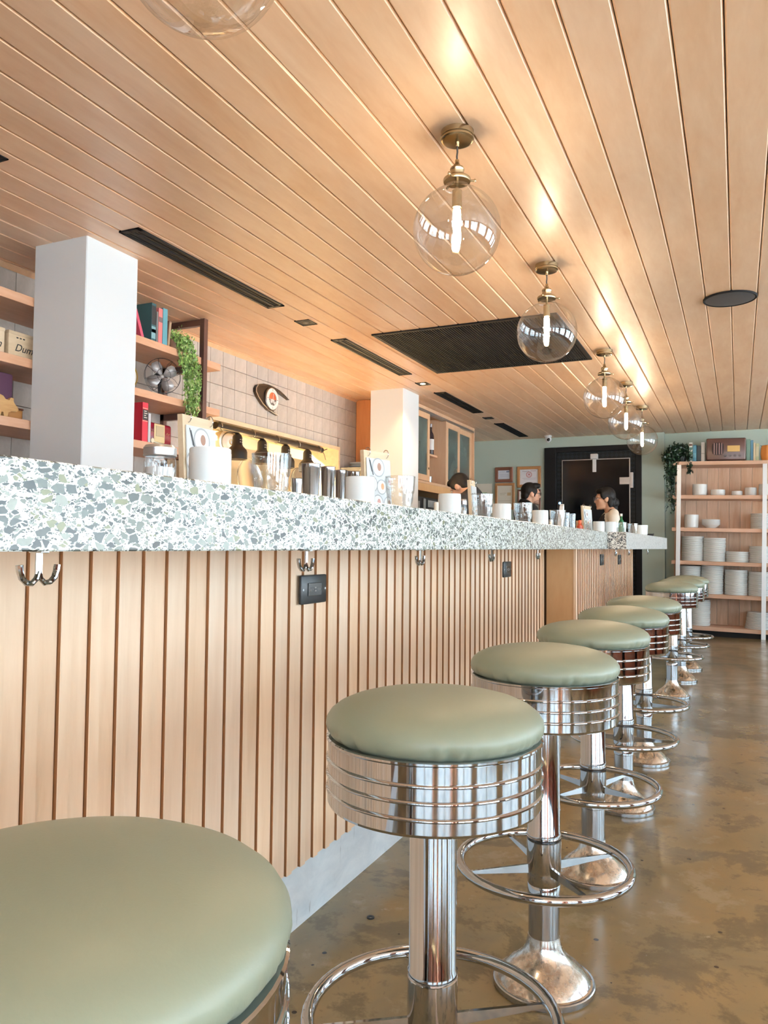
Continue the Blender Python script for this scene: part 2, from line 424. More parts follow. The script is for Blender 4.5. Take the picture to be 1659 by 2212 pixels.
# back wall, door, recess
mb = MB()
mb.box(-5.4, -2.25, BACK, BACK + .2, 0, CEIL + .016).box(-1.06, -.80, BACK, BACK + .2, 0, CEIL + .016)
mb.box(-2.25, -1.06, BACK, BACK + .2, 2.268, CEIL + .016)
mb.box(-.80, RIGHT_X, BACK + .14, BACK + .3, 0, CEIL + .016)
wall_back = struct('wall_back', mb, M_wallgreen)
M_lattice = new_mat('dark_lattice', (.006, .008, .010), .5, spec=.2)
g = N(M_lattice); mp = g.n('Mapping'); mp.inputs['Rotation'].default_value = (0, PI / 4, 0); tc = g.n('TexCoord'); g.l(tc.outputs['Object'], mp.inputs[0])
ck = g.n('TexChecker'); ck.inputs['Scale'].default_value = 26; ck.inputs['Color1'].default_value = (.004, .005, .006, 1); ck.inputs['Color2'].default_value = (.012, .017, .021, 1)
g.l(mp.outputs[0], ck.inputs[0]); g.l(ck.outputs[0], g.b.inputs['Base Color'])
mb = MB().box(-2.25, -2.10, BACK - .03, BACK + .05, 0, 2.268, .004).box(-1.13, -1.06, BACK - .03, BACK + .05, 0, 2.268, .004).box(-2.10, -1.13, BACK - .03, BACK + .05, 2.20, 2.268, .004)
door = struct('door_1', mb, M_black, 'wide black framed glass door in the back wall')
part('back_panel', MB().box(-2.10, -1.13, BACK + .02, BACK + .05, 0, 2.20), M_lattice, door)
leaf = part('door_leaf', MB().box(-2.02, -1.205, BACK - .012, BACK, .01, 2.095, .002), new_mat('dark_glass', (.003, .004, .005), .12, spec=.25), door)
part('edge_strip', MB().box(-2.028, -2.02, BACK - .016, BACK, .01, 2.10).box(-1.205, -1.195, BACK - .016, BACK, .01, 2.10).box(-2.028, -1.195, BACK - .016, BACK, 2.095, 2.104), M_alu, leaf)
part('door_closer', MB().box(-1.665, -1.575, BACK - .07, BACK - .012, 2.10, 2.165, .006).box(-1.645, -1.60, BACK - .03, BACK - .012, 1.94, 2.10, .002), M_rackmetal, door)
part('hinge', MB().box(-1.32, -1.20, BACK - .03, BACK - .012, 1.775, 1.865, .003).box(-1.19, -1.155, BACK - .05, BACK - .02, 1.73, 1.92, .003), M_alu, door)
M_led = new_mat('blue_led', (.1, .3, 1), .4, emit=(.15, .4, 1), es=6.0)
rd = thing('card_reader', 'small dark wall reader with a glowing blue light at left of the black door', 'reader', (-2.05, BACK - .036, 1.48))
part('case', MB().box(-.035, .03, 0, .024, 0, .11, .004), M_outlet, rd); part('light', MB().cyl(.014, 0, .004, 16, (0, 0, .075), M=Matrix.Rotation(PI / 2, 4, 'X')), M_led, rd)

# right wall and street-front wall: brick piers, windows (outside the frame, they light the room)
def window_wall(name, piers, sill, horizontal):
    mb = MB()
    for a, b in piers:
        if horizontal: mb.box(a, b, FRONT_Y - .3, FRONT_Y, 0, CEIL + .016)
        else: mb.box(RIGHT_X, RIGHT_X + .3, a, b, 0, CEIL + .016)
    if horizontal: mb.box(-5.4, RIGHT_X + .3, FRONT_Y - .3, FRONT_Y, 0, WZ0).box(-5.4, RIGHT_X + .3, FRONT_Y - .3, FRONT_Y, WZ1, CEIL + .016)
    else: mb.box(RIGHT_X, RIGHT_X + .3, FRONT_Y, 10.3, 0, WZ0).box(RIGHT_X, RIGHT_X + .3, FRONT_Y, 10.3, WZ1, CEIL + .016)
    return struct(name, mb, M_brick)
def inv(ws, lo, hi):
    e = [lo] + [q for w in ws for q in w] + [hi]; return [(e[i], e[i + 1]) for i in range(0, len(e), 2)]
window_wall('wall_right', inv(WIN_R, FRONT_Y, 10.3), WZ0, False)
window_wall('wall_front', inv(WIN_F, -5.4, RIGHT_X + .3), WZ0, True)
nwin = 0
for hz, ws in ((False, WIN_R), (True, WIN_F)):
    for a, b in ws:
        nwin += 1; mb = MB(); t = .03
        bars = [(a, a + t * 2, WZ0, WZ1), (b - t * 2, b, WZ0, WZ1), (a, b, WZ0, WZ0 + t * 2), (a, b, WZ1 - t * 2, WZ1), ((a + b) / 2 - t, (a + b) / 2 + t, WZ0, WZ1), (a, b, 1.65, 1.65 + t)]
        for p, q, r, s in bars:
            if hz: mb.box(p, q, FRONT_Y - .18, FRONT_Y - .12, r, s)
            else: mb.box(RIGHT_X + .12, RIGHT_X + .18, p, q, r, s)
        w = struct('window_%d' % nwin, mb, M_black)
        pm = MB()
        if hz: pm.quad((a, FRONT_Y - .15, WZ0), (b, FRONT_Y - .15, WZ0), (b, FRONT_Y - .15, WZ1), (a, FRONT_Y - .15, WZ1))
        else: pm.quad((RIGHT_X + .15, a, WZ0), (RIGHT_X + .15, b, WZ0), (RIGHT_X + .15, b, WZ1), (RIGHT_X + .15, a, WZ1))
        part('pane', pm, M_pane, w)
struct('ground', MB().box(-30, 40, -40, 40, -.4, -.13), flat('street', (.57, .59, .60), .9))

# kitchen behind the pass
M_ksteel = new_mat('kitchen_steel', (.85, .78, .62), .32, .55)
mb = MB().box(-5.1, -5.0, 3.2, 7.6, 0, CEIL + .016).box(-5.0, LW - .14, 3.1, 3.2, 0, CEIL + .016).box(-5.0, LW - .14, 7.6, 7.7, 0, CEIL + .016)
struct('wall_kitchen', mb, new_mat('kitchen_wall', (.85, .78, .62), .5))

kl = thing('kitchen_light', 'long ceiling light inside the kitchen behind the pass', 'lamp', (-4.25, 5.4, CEIL))
part('housing', MB().box(-.1, .1, -.7, .7, -.05, .014, .004), M_rackmetal, kl); part('diffuser', MB().box(-.09, .09, -.69, .69, -.056, -.05), new_mat('kitchen_diffuser', (1, .9, .7), .5, emit=(1, .86, .62), es=420), kl)
# square white columns
for nm, (a, b, c, d), lb in (('column_1', (-3.015, -2.685, 2.565, 2.895), 'square white column nearer the camera, between the shelves'), ('column_2', (-3.015, -2.69, 6.235, 6.60), 'square white column farther away, left of the glazed cabinet')):
    struct(nm, MB().box(a, b, c, d, 0, CEIL + .004, .004), M_white, lb)

# ------------------------------------------------------------------ bar counter
TOPZ, BOTZ = 1.095, .989
CF, CF2, YJ, YE, CB = -.73, -.618, 4.88, 7.85, -1.36
top = thing('terrazzo_slab', 'long thick white terrazzo bar top with green and grey chips', 'counter top')
part('main_slab', MB().box(CB, CF, -1.2, YJ, BOTZ, TOPZ, .002), M_terr, top)
part('far_slab', MB().box(CB, CF2, YJ + .012, YE, BOTZ, TOPZ, .002), M_terrp, top, 'paler fine-grained far section of the bar top')
part('end_face', MB().box(CF - .02, CF2, YJ, YJ + .012, BOTZ, TOPZ, .001), M_terrd, top, 'black and cream terrazzo end face where the bar top steps out')
base = thing('bar_counter', 'bar front of vertical maple slats above a white kick plate', 'bar counter')
SX, SX2, YB, YBE = -1.03, -.85, 4.49, 7.12
part('backing', MB().box(-1.10, SX - .018, -1.2, YB, .172, BOTZ).box(-1.10, SX2 - .018, YB + .02, YBE, .172, BOTZ), M_gap, base)
part('kick_plate', MB().box(-1.10, -1.055, -1.2, YB, 0, .172).box(-1.10, -.875, YB, YBE - .01, 0, .172), M_kick, base, 'scuffed white kick plate')
SP, SG = .0661, .0016
w = SP - SG
# stepped slat: proud near part, recessed far part, brown-stained edge facing the camera
sprof = [(0, -.02), (0, -.001), (.001, 0), (.023, 0), (.0255, -.0062), (w - .001, -.0068), (w, -.0078), (w, -.02)]
sme = MB().prism(sprof, lambda u, q, d: Vector((q, u, d)), .171, BOTZ).mesh('slat', M_slat, 8)
sme.materials.append(M_edge)
for p in sme.polygons:
    if p.normal.y < -.9: p.material_index = 1
y = .884 + SP * -19
while y + SP < YB + .005:
    link('slat', sme, base, (SX, y + SG / 2, 0)); y += SP
y = YB + .03
while y + SP < YBE:
    link('slat', sme, base, (SX2, y, 0)); y += SP
part('end_panel', MB().box(SX + .012, SX2 - .01, YB, YB + .02, .172, BOTZ), M_panel, base, 'flat plywood panel where the slatted front steps out')
part('corner_strip', MB().box(SX2 - .012, SX2 + .004, YB - .004, YB + .026, .172, BOTZ, .001).box(SX2 - .03, SX2 + .002, YBE - .005, YBE + .015, .172, BOTZ, .001).box(SX - .012, SX + .002, YB - .045, YB - .012, .172, BOTZ, .001), M_slat, base)
part('rear_panel', MB().box(-1.36, -1.32, -1.2, YBE, 0, BOTZ), M_panel, base)

# coat hooks under the bar top
def hook(loc, label):
    t = thing('coat_hook', label, 'hook', loc, group='double coat hooks under the bar top')
    part('mount', MB().box(-.012, .012, -.006, .006, -.003, 0, .001).box(-.002, .002, -.005, .005, -.030, -.002, .001), M_chrome, t)
    for s in (-1, 1):
        P = [(0, 0, -.026), (0, s * .003, -.035), (0, s * .010, -.041), (0, s * .018, -.040), (0, s * .025, -.034), (0, s * .028, -.025), (0, s * .029, -.018)]
        part('prong', MB().tube(P, [.0034, .0036, .0038, .0038, .004, .0044, .0046], 10), M_chrome, t)
    return t
hk = hook((-.80, .70, BOTZ), 'nearest chrome double hook, under the bar top at far left')
for yy, xx, lb in ((1.36, -.80, 'second chrome double hook, above the nearest black outlet'), (1.98, -.80, 'third chrome hook from the left under the bar top'), (2.66, -.80, 'fourth chrome hook, just before the second black outlet'), (3.36, -.80, 'fifth chrome hook, last one before the plywood panel'), (5.02, -.70, 'chrome hook below the black and cream terrazzo end face'), (5.66, -.70, 'second to last chrome hook, beyond the black and cream end face'), (6.9, -.70, 'farthest chrome hook, against the black door')):
    dup(hk, (xx, yy, BOTZ), lb)

# outlets on the slats
def outlet(loc, label):
    t = thing('power_outlet', label, 'outlet', loc, group='black outlets on the bar front')
    part('plate', MB().box(-.004, .005, -.067, .067, -.038, .038, .004, 2), M_outlet, t)
    r = part('receptacle', MB().box(.004, .008, -.034, .034, -.017, .017, .001), M_blackgloss, t)
    sl = MB()
    for s in (-1, 1):
        sl.box(.0078, .0084, s * .019 - .008, s * .019 - .006, -.004, .004).box(.0078, .0084, s * .019 - .001, s * .019 + .001, -.005, .003).box(.0078, .0084, s * .019 + .006, s * .019 + .008, -.002, .002)
    sl.box(.0078, .009, -.004, .004, -.006, -.002).box(.0078, .009, -.004, .004, .002, .006)
    part('socket_slots', sl, flat('slot_grey', (.25, .22, .2)) , r)
    part('screw', MB().cyl(.003, .004, .006, 10, (0, .058, 0), M=Matrix.Rotation(PI / 2, 4, 'Y')).cyl(.003, .004, .006, 10, (0, -.058, 0), M=Matrix.Rotation(PI / 2, 4, 'Y')), M_alu, t)
    return t
ol = outlet((SX + .004, 1.782, .882), 'nearest black power outlet, large on the slats below the second hook')
dup(ol, (SX + .004, 3.67, .888), 'second black outlet, on the slats before the plywood panel')
dup(ol, (SX2 + .004, 5.41, .915), 'third black outlet, nearer one on the far slats')
dup(ol, (SX2 + .004, 6.27, .905), 'fourth black outlet, farther one on the far slats')

# ------------------------------------------------------------------ bar stools
def make_stool(loc, label, rz):
    t = thing('bar_stool', label, 'stool', loc, (0, 0, rz), 'sage bar stools along the counter')
    part('base', MB().lathe([(0, 0), (.112, 0), (.112, .012), (.109, .015), (.104, .0165), (.098, .026), (.084, .041), (.066, .055), (.052, .068), (.043, .082), (.0385, .098), (.036, .112), (0, .112)], 48), M_base, t, 'worn flared steel base')
    part('base_rim', MB().lathe([(.1125, .001), (.1145, .003), (.1145, .013), (.1125, .015), (.108, .0152)], 48), M_steel, t)
    part('pole', MB().cyl(.0350, .112, .60, 32), M_steel, t)
    part('upper_sleeve', MB().lathe([(.0365, .335), (.039, .338), (.039, .345), (.037, .349), (.037, .60)], 32), M_chrome, t)
    part('collar', MB().lathe([(.0352, .205), (.0372, .207), (.0372, .228), (.0366, .229), (.0372, .230), (.0382, .254), (.0382, .262), (.039, .264), (.0390, .334), (.0365, .336)], 32), M_chrome, t)
    R = .193; z = .272
    fr = part('footring', MB().tube([(R * math.cos(2 * PI * i / 48), R * math.sin(2 * PI * i / 48), z) for i in range(48)], .0105, 12, True), M_chrome, t)
    for k in range(4):
        a = PI / 4 + k * PI / 2
        b = MB(); ca, sa = math.cos(a), math.sin(a)
        pl = [(.034, z - .017), (.034, z + .003), (R - .005, z + .003), (R - .005, z - .003)]
        b.prism(pl, lambda u, q, d: Vector((u * ca - d * sa, u * sa + d * ca, q)), -.003, .003)
        part('spoke', b, M_chrome, fr)
    # ribbed drum
    pr = [(0, .601), (.160, .601), (.1645, .603), (.1665, .607)]
    z0, z1 = .607, .698; n = 4; band = (z1 - z0) / n
    for i in range(n):
        zz = z0 + band * i
        pr += [(.1665, zz), (.1665, zz + band * (.72 if i < n - 1 else 1))]
        if i < n - 1: pr += [(.1678, zz + band * .745), (.1689, zz + band * .79), (.1694, zz + band * .84), (.1692, zz + band * .89), (.1683, zz + band * .94), (.1670, zz + band * .985)]
    pr += [(.1672, .699), (.1688, .7005), (.1688, .7035), (.1665, .705), (.158, .705), (0, .704)]
    part('drum', MB().lathe(pr, 72), M_chrome, t, 'ribbed chrome seat drum', angle=28)
    # cushion with puckers around the lower edge
    cp = [(.157, .704), (.1635, .708), (.1685, .7145), (.1703, .7225), (.1690, .731), (.163, .7405), (.152, .7490), (.134, .7570), (.110, .7635), (.080, .7685), (.045, .7720), (0, .7735)]
    bm = MB(); seg = 240; rings = []
    rnd = random.Random(3)
    ph = [(rnd.uniform(0, 6.28), rnd.uniform(.2, 1)) for _ in range(64)]
    for r, zz in cp:
        if r == 0: rings.append([bm.bm.verts.new((0, 0, zz))]); continue
        ring = []
        for i in range(seg):
            a = 2 * PI * i / seg
            wgt = max(0, 1 - abs(zz - .712) / .014)
            p = sum(q * math.exp(-((a - f + PI) % (2 * PI) - PI) ** 2 / .0008) for f, q in ph)
            ring.append(bm.bm.verts.new(((r - .0034 * wgt * p) * math.cos(a), (r - .0034 * wgt * p) * math.sin(a), zz)))
        rings.append(ring)
    for a, b in zip(rings, rings[1:]):
        for i in range(seg):
            j = (i + 1) % seg
            bm.bm.faces.new((a[i], a[j], b[j], b[i]) if len(b) > 1 else (a[i], a[j], b[0]))
    part('cushion', bm, M_vinyl, t, 'sage green vinyl cushion', angle=80)
    return t
STOOLS = [(-.447, .412, 'nearest sage stool, cushion filling the lower left corner'), (-.437, 1.146, 'second sage stool, the large one left of centre with its footring cut by the frame'),
          (-.413, 1.797, 'third sage stool, whole flared base in view at bottom'), (-.411, 2.447, 'fourth sage stool from the camera, behind the third'),
          (-.408, 3.118, 'fifth sage stool from the camera, in front of the plywood panel'), (-.408, 3.834, 'sixth sage stool, last before the gap in the row'),
          (-.412, 5.575, 'seventh sage stool, first beyond the gap in the row'), (-.397, 6.268, 'eighth sage stool, second from the plate rack'), (-.388, 6.9, 'ninth and farthest sage stool, nearest the plate rack')]
st0 = None
for i, (x, y, lb) in enumerate(STOOLS):
    rz = [.3, -.18, -.06, .32, .75, .55, .2, .5, .1][i]
    if st0 is None: st0 = make_stool((x, y, 0), lb, rz)
    else: dup(st0, (x, y, 0), lb, rz)

# ------------------------------------------------------------------ pendants
def make_pendant(loc, label):
    t = thing('pendant_lamp', label, 'lamp', loc, group='clear globe pendants over the bar')
    c = part('canopy', MB().lathe([(0, 0), (.056, 0), (.056, -.018), (.053, -.020), (.053, -.024), (.0565, -.025), (.0565, -.029), (.052, -.033), (.047, -.034), (0, -.036)], 40), M_brass, t)
    part('cord_grip', MB().lathe([(0, -.034), (.0075, -.034), (.006, -.052), (0, -.052)], 16), M_brass, c)
    part('cord', MB().tube([(0, 0, -.05), (.001, 0, -.07), (-.001, 0, -.085), (0, 0, -.10)], .0032, 8), M_cord, t)
    s = part('socket', MB().lathe([(0, -.097), (.0065, -.097), (.0075, -.108), (.010, -.112), (.012, -.118), (.022, -.124), (.0245, -.130), (.0235, -.134), (.0225, -.136), (.0225, -.152), (.025, -.154), (.040, -.158), (.046, -.163), (.047, -.168), (.045, -.174), (.038, -.174), (0, -.170)], 32), M_brass, t)
    for a in (.4, 2.5, 4.6):
        part('thumb_screw', MB().cyl(.0035, .043, .058, 10, (0, 0, -.168), M=Matrix.Rotation(a, 4, 'Z') @ Matrix.Rotation(PI / 2, 4, 'Y')).ell((.060 * math.cos(a), .060 * math.sin(a), -.168), (.005, .005, .006), 10, 6), M_brass, s)
    part('stem', MB().cyl(.0055, -.205, -.17, 12).cyl(.0165, -.262, -.203, 24), M_brass, t)
    part('bulb', MB().lathe([(0, -.262), (.009, -.262), (.0125, -.27), (.0138, -.30), (.0125, -.335), (.008, -.352), (0, -.358)], 20), M_bulb, t, 'glowing tube bulb')
    R = .1475; zc = -.339
    th0 = math.asin(.041 / R)
    pr = [(.041, zc + R * math.cos(th0) + .010)] + [(R * math.sin(th), zc + R * math.cos(th)) for th in [th0 + (PI - th0) * i / 40 for i in range(41)]]
    pr[-1] = (0, zc - R)
    part('globe', MB().lathe(pr, 64), M_globe, t, 'clear glass globe', angle=80)
    return t
PEND = [(1.055, 'nearest globe pendant, cut by the top edge of the frame'), (2.411, 'large globe pendant, second from the camera, whole in view'), (3.753, 'third globe pendant, in front of the black ceiling grille'),
        (5.574, 'fourth globe pendant from the camera, past the ceiling grille'), (6.738, 'fifth globe pendant, overlapping the farthest one'), (7.934, 'farthest globe pendant, in front of the black door')]
p0 = None
for y, lb in PEND:
    if p0 is None: p0 = make_pendant((-.85, y, CEIL), lb)
    else: dup(p0, (-.85, y, CEIL), lb)

# ------------------------------------------------------------------ ceiling fittings
def vent(y0, y1, label):
    t = thing('slot_vent', label, 'vent', (-2.462, y0, CEIL), group='black slot vents in the ceiling')
    L = y1 - y0
    fr = MB()
    for a, b in ((-.058, -.040), (-.007, .007), (.040, .058)): fr.box(a, b, 0, L, -.006, .004, .0015)
    fr.box(-.058, .058, 0, .03, -.006, .004, .0015).box(-.058, .058, L - .03, L, -.006, .004, .0015)
    part('frame', fr, M_vent, t); part('slot_shade', MB().box(-.05, .05, .01, L - .01, -.0008, .003), M_ventd, t)
    for xx in (-.026, .024): part('blade', MB().box(xx - .001, xx + .001, .03, L - .03, -.004, 0), M_vent, t)
vent(2.588, 3.80, 'nearest black slot vent, longest in the photo, right of the first column')
vent(4.572, 5.748, 'second black slot vent, before the big grille')
vent(6.535, 7.69, 'third black slot vent, above the glazed cabinet')
vent(8.45, 9.58, 'farthest black slot vent, near the back wall')
def downlight(y, label, lit):
    t = thing('downlight', label, 'downlight', (-2.465, y, CEIL), group='square recessed downlights')
    part('trim_ring', MB().box(-.052, .052, -.056, -.048, -.004, .003).box(-.052, .052, .048, .056, -.004, .003).box(-.052, -.044, -.056, .056, -.004, .003).box(.044, .052, -.056, .056, -.004, .003), M_vent, t)
    part('well_shade', MB().box(-.046, .046, -.05, .05, -.001, .003), M_ventd, t)
    part('lamp', MB().cyl(.022, -.0035, -.0008, 20), new_mat('downlight_on', (1, .8, .5), .4, emit=(1, .72, .4), es=12) if lit else M_blackgloss, t)
    if lit:
        l = bpy.data.lights.new('downlight_beam', 'SPOT'); l.energy = 22; l.color = (1, .68, .36); l.spot_size = 1.9; l.spot_blend = .6; l.shadow_soft_size = .03
        o = bpy.data.objects.new('downlight_beam', l); COL.objects.link(o); o.parent = t; o.location = (0, 0, -.012)
downlight(1.87, 'nearest square downlight, at the left edge of the frame', False)
downlight(4.148, 'square downlight between the first two slot vents', False)
downlight(6.134, 'lit square downlight beside the second column', True)
downlight(8.06, 'farthest square downlight, between the last two slot vents', False)
gr = thing('ceiling_grille', 'large black slatted ceiling grille behind the third globe pendant', 'grille', (-1.585, 5.165, CEIL))
hw, hl = .615, .614
part('frame', MB().box(-hw, -hw + .03, -hl, hl, -.010, .003, .002).box(hw - .03, hw, -hl, hl, -.010, .003, .002).box(-hw + .03, hw - .03, -hl, -hl + .03, -.010, .003, .002).box(-hw + .03, hw - .03, hl - .03, hl, -.010, .003, .002), M_vent, gr)
part('dark_backing', MB().box(-hw + .02, hw - .02, -hl + .02, hl - .02, -.001, .002), M_ventd, gr)
bme = MB().box(-.0035, .0035, -hl + .03, hl - .03, -.009, -.001).mesh('blade', M_vent)
nb = 66
for i in range(nb): link('blade', bme, gr, (-hw + .03 + (i + .5) * (2 * hw - .06) / nb, 0, 0))
sk = thing('ceiling_speaker', 'round black speaker in the ceiling at right', 'speaker', (-.028, 4.662, CEIL))
part('rim', MB().lathe([(.128, .002), (.14, .002), (.14, -.006), (.136, -.010), (.128, -.008)], 48), M_vent, sk)
part('mesh_cover', MB().lathe([(0, -.013), (.06, -.012), (.11, -.010), (.129, -.007), (.129, 0), (0, 0)], 48), flat('speaker_mesh', (.03, .03, .034), .6), sk)
dc = thing('dome_camera', 'small white dome security camera on the ceiling above the door', 'camera', (-2.16, 9.62, CEIL))
part('mount', MB().cyl(.045, -.02, 0, 24), M_rackmetal, dc); part('housing', MB().ell((0, 0, -.045), (.042, .042, .045)), M_rackmetal, dc); part('lens', MB().ell((.012, -.034, -.056), (.02, .016, .02)), M_blackgloss, dc)

# ------------------------------------------------------------------ wall shelf on the left
sh = thing('wall_shelf', 'long open wooden shelf with dark metal post behind the bar', 'shelf')
LV = [1.285, 1.57, 1.86, 2.155]
for z in LV: part('shelf_board', MB().box(LEFT + .003, -3.02, 1.0, 4.02, z - .043, z, .001), M_shelf, sh)
part('post', MB().box(-3.035, -3.0, 3.822, 3.858, 0, CEIL, .001), M_bronze, sh)
part('rear_post', MB().box(LEFT + .002, LEFT + .03, 3.826, 3.854, 0, CEIL), M_bronze, sh)
for z in LV + [CEIL + .042]: part('cross_bar', MB().box(LEFT + .005, -3.035, 3.826, 3.854, z - .083, z - .044), M_bronze, sh)

def book(name, y, wdt, hgt, z, col, label, depth=.15, lean=0.0, x=-3.045, spine=None):
    t = thing(name, label, 'book', (x, y, z), (lean, 0, 0), 'books on the wall shelf')
    m = flat('cover', col, .6)
    part('cover', MB().box(-depth, 0, 0, .003, 0, hgt).box(-depth, 0, wdt - .003, wdt, 0, hgt).box(-.004, .002, 0, wdt, 0, hgt, .001), m, t)
    part('pages', MB().box(-depth + .004, -.004, .003, wdt - .003, .004, hgt - .004), M_cream, t)
    for (za, zb, c) in spine or (): part('spine_label', MB().box(.0018, .0026, .002, wdt - .002, za, zb), flat('label', c), t)
    return t
Z3 = LV[3]; Z2 = LV[2]; Z1 = LV[1]
book('book', 3.322, .022, .16, Z3, (.42, .05, .09), 'pink-red book leaning at the left of the top shelf', .13, -.42 * -1.0 if False else .40)
book('binder', 3.398, .038, .225, Z3, (.02, .075, .085), 'thick dark teal binder with black label on the top shelf', .19, 0, spine=[(.10, .21, (.01, .01, .012)), (.02, .09, (.16, .30, .33)), (.055, .075, (.01, .01, .01))])
book('book', 3.440, .014, .185, Z3, (.12, .12, .12), 'thin grey book beside the teal binder', .15)
book('book', 3.457, .034, .212, Z3, (.55, .16, .15), 'salmon book with a dark band on the top shelf', .15, spine=[(.13, .16, (.12, .08, .08))])
book('book', 3.494, .040, .222, Z3, (.07, .22, .26), 'teal-blue book right of the salmon one', .15)
t = thing('picture_frame', 'small brown frame leaning at the right end of the top-shelf books', 'frame', (-3.06, 3.552, Z3), (-.10, 0, 0))
part('frame', MB().box(-.15, 0, 0, .022, 0, .17, .002), M_frame2, t); part('face', MB().box(.0, .002, .003, .019, .01, .16), flat('tan', (.3, .2, .12)), t)

# trailing plant
def trailing(name, label, loc, strands, leafm, potm, seed, cat='plant', pot=True, leaf=.012):
    rnd = random.Random(seed)
    t = thing(name, label, cat, loc)
    if pot: part('pot', MB().lathe([(0, 0), (.04, 0), (.052, .07), (.047, .07), (.04, .02), (0, .02)], 24), potm, t)
    b = MB(); st = MB()
    for pts, n, spread in strands:
        pts = [Vector(p) for p in pts]
        st.tube(pts, .0016, 5)
        for _ in range(n):
            u = rnd.random() * (len(pts) - 1); i = min(int(u), len(pts) - 2); p = pts[i].lerp(pts[i + 1], u - i)
            p = p + Vector((rnd.gauss(0, spread), rnd.gauss(0, spread), rnd.gauss(0, spread * .6)))
            R = Euler((rnd.uniform(0, 6.28), rnd.uniform(0, 6.28), rnd.uniform(0, 6.28))).to_matrix()
            L, w = leaf * rnd.uniform(.7, 1.3), leaf * .42
            q = [R @ Vector(v) + p for v in ((-L, 0, 0), (0, -w, .15 * L), (L, 0, 0), (0, w, .15 * L))]
            b.bm.faces.new([b.bm.verts.new(v) for v in q])
    part('stem', st, leafm, t)
    f = part('foliage', b, leafm, t); f['kind'] = 'stuff'
    return t
str_ = []
rnd = random.Random(5)
for i in range(16):
    y0 = rnd.uniform(-.055, .055); x0 = rnd.uniform(.0, .05); ln = rnd.uniform(.34, .46) if i < 11 else rnd.uniform(.15, .3)
    dy = .05
    str_.append(([(x0 * .3, y0 * .5, .075), (x0 + .03, y0, .06), (x0 + .055, y0 * 1.1 + dy * .2, -.06), (x0 + .06, y0 * 1.0 + dy * .9, -ln * .5), (x0 + .06, y0 * .8 + dy, -ln * .8), (x0 + .055, y0 * .5 + dy * .6, -ln)], 150, .008))
str_.append(([(-.02, -.05, .08), (0, 0, .11), (.03, .05, .08)], 260, .03))
trailing('trailing_plant', 'bright green plant trailing down from the top wall shelf', (-3.075, 3.652, Z3), str_, M_leaf, flat('pot_terracotta', (.3, .16, .1)), 9, leaf=.0115)

# desk fan
fn = thing('desk_fan', 'vintage grey desk fan with wire cage on the middle wall shelf', 'fan', (-3.13, 3.58, Z2), (0, 0, -.62))
M_fan = flat('fan_grey', (.36, .35, .35), .4, .3)
M_cage = flat('cage_wire', (.03, .03, .032), .4, .6)
part('base', MB().lathe([(0, 0), (.062, 0), (.062, .008), (.045, .018), (.016, .026), (0, .028)], 28).tube([(0, 0, .02), (-.005, 0, .06), (-.01, 0, .09)], .011, 10), M_cage, fn)
HC = Vector((.04, 0, .128))
part('motor', MB().lathe([(0, 0), (.018, .0), (.034, -.02), (.036, -.07), (.022, -.095), (0, -.1)], 24, HC + Vector((-.012, 0, 0)), Matrix.Rotation(PI / 2, 4, 'Y')), M_cage, fn)
part('hub', MB().ell(HC, (.012, .014, .014)), M_fan, fn)
for k in range(4):
    a = .55 + k * PI / 2; b = MB()
    pts = []
    for u, wd in ((.012, .008), (.03, .022), (.055, .033), (.078, .032), (.092, .018)):
        pts.append((u, wd))
    ca, sa = math.cos(a), math.sin(a); L, R_ = [], []
    for u, wd in pts:
        for s, ls in ((-1, L), (1, R_)):
            v = wd * s; ls.append(b.bm.verts.new(HC + Vector((.012 + v * .35, u * ca - v * sa, u * sa + v * ca))))
    for i in range(len(L) - 1): b.bm.faces.new((L[i], L[i + 1], R_[i + 1], R_[i]))
    o = part('blade', b, M_fan, fn); sm = o.modifiers.new('thick', 'SOLIDIFY'); sm.thickness = .0012
cg = MB()
for R_, dx in ((.105, .012), (.104, .03), (.04, .05)):
    cg.tube([HC + Vector((dx, R_ * math.cos(2 * PI * i / 36), R_ * math.sin(2 * PI * i / 36))) for i in range(36)], .0013, 6, True)
for k in range(8):
    a = 2 * PI * k / 8 + .2
    cg.tube([HC + Vector((dx, r * math.cos(a + tw), r * math.sin(a + tw))) for dx, r, tw in ((-.03, .03, 0), (0, .095, 0), (.012, .106, .03), (.03, .104, .1), (.045, .07, .25), (.05, .03, .4))], .0012, 6)
part('wire_cage', cg, M_cage, fn)
t = thing('table_clock', 'round yellow-rimmed clock peeking out beside the first column', 'clock', (-3.10, 3.285, Z2), (0, 0, .2))
part('case', MB().cyl(.055, -.02, .02, 32, (0, 0, .075), M=Matrix.Rotation(PI / 2, 4, 'Y')).box(-.02, .02, -.03, .03, 0, .02, .003), flat('red_clock', (.35, .06, .06), .4), t)
part('rim', MB().lathe([(.048, .02), (.056, .02), (.056, .026), (.048, .026)], 32, (0, 0, .075), Matrix.Rotation(PI / 2, 4, 'Y')), flat('gold_rim', (.6, .4, .1), .3, .8), t)
part('face', MB().cyl(.048, .02, .022, 32, (0, 0, .075), M=Matrix.Rotation(PI / 2, 4, 'Y')), M_cream, t)

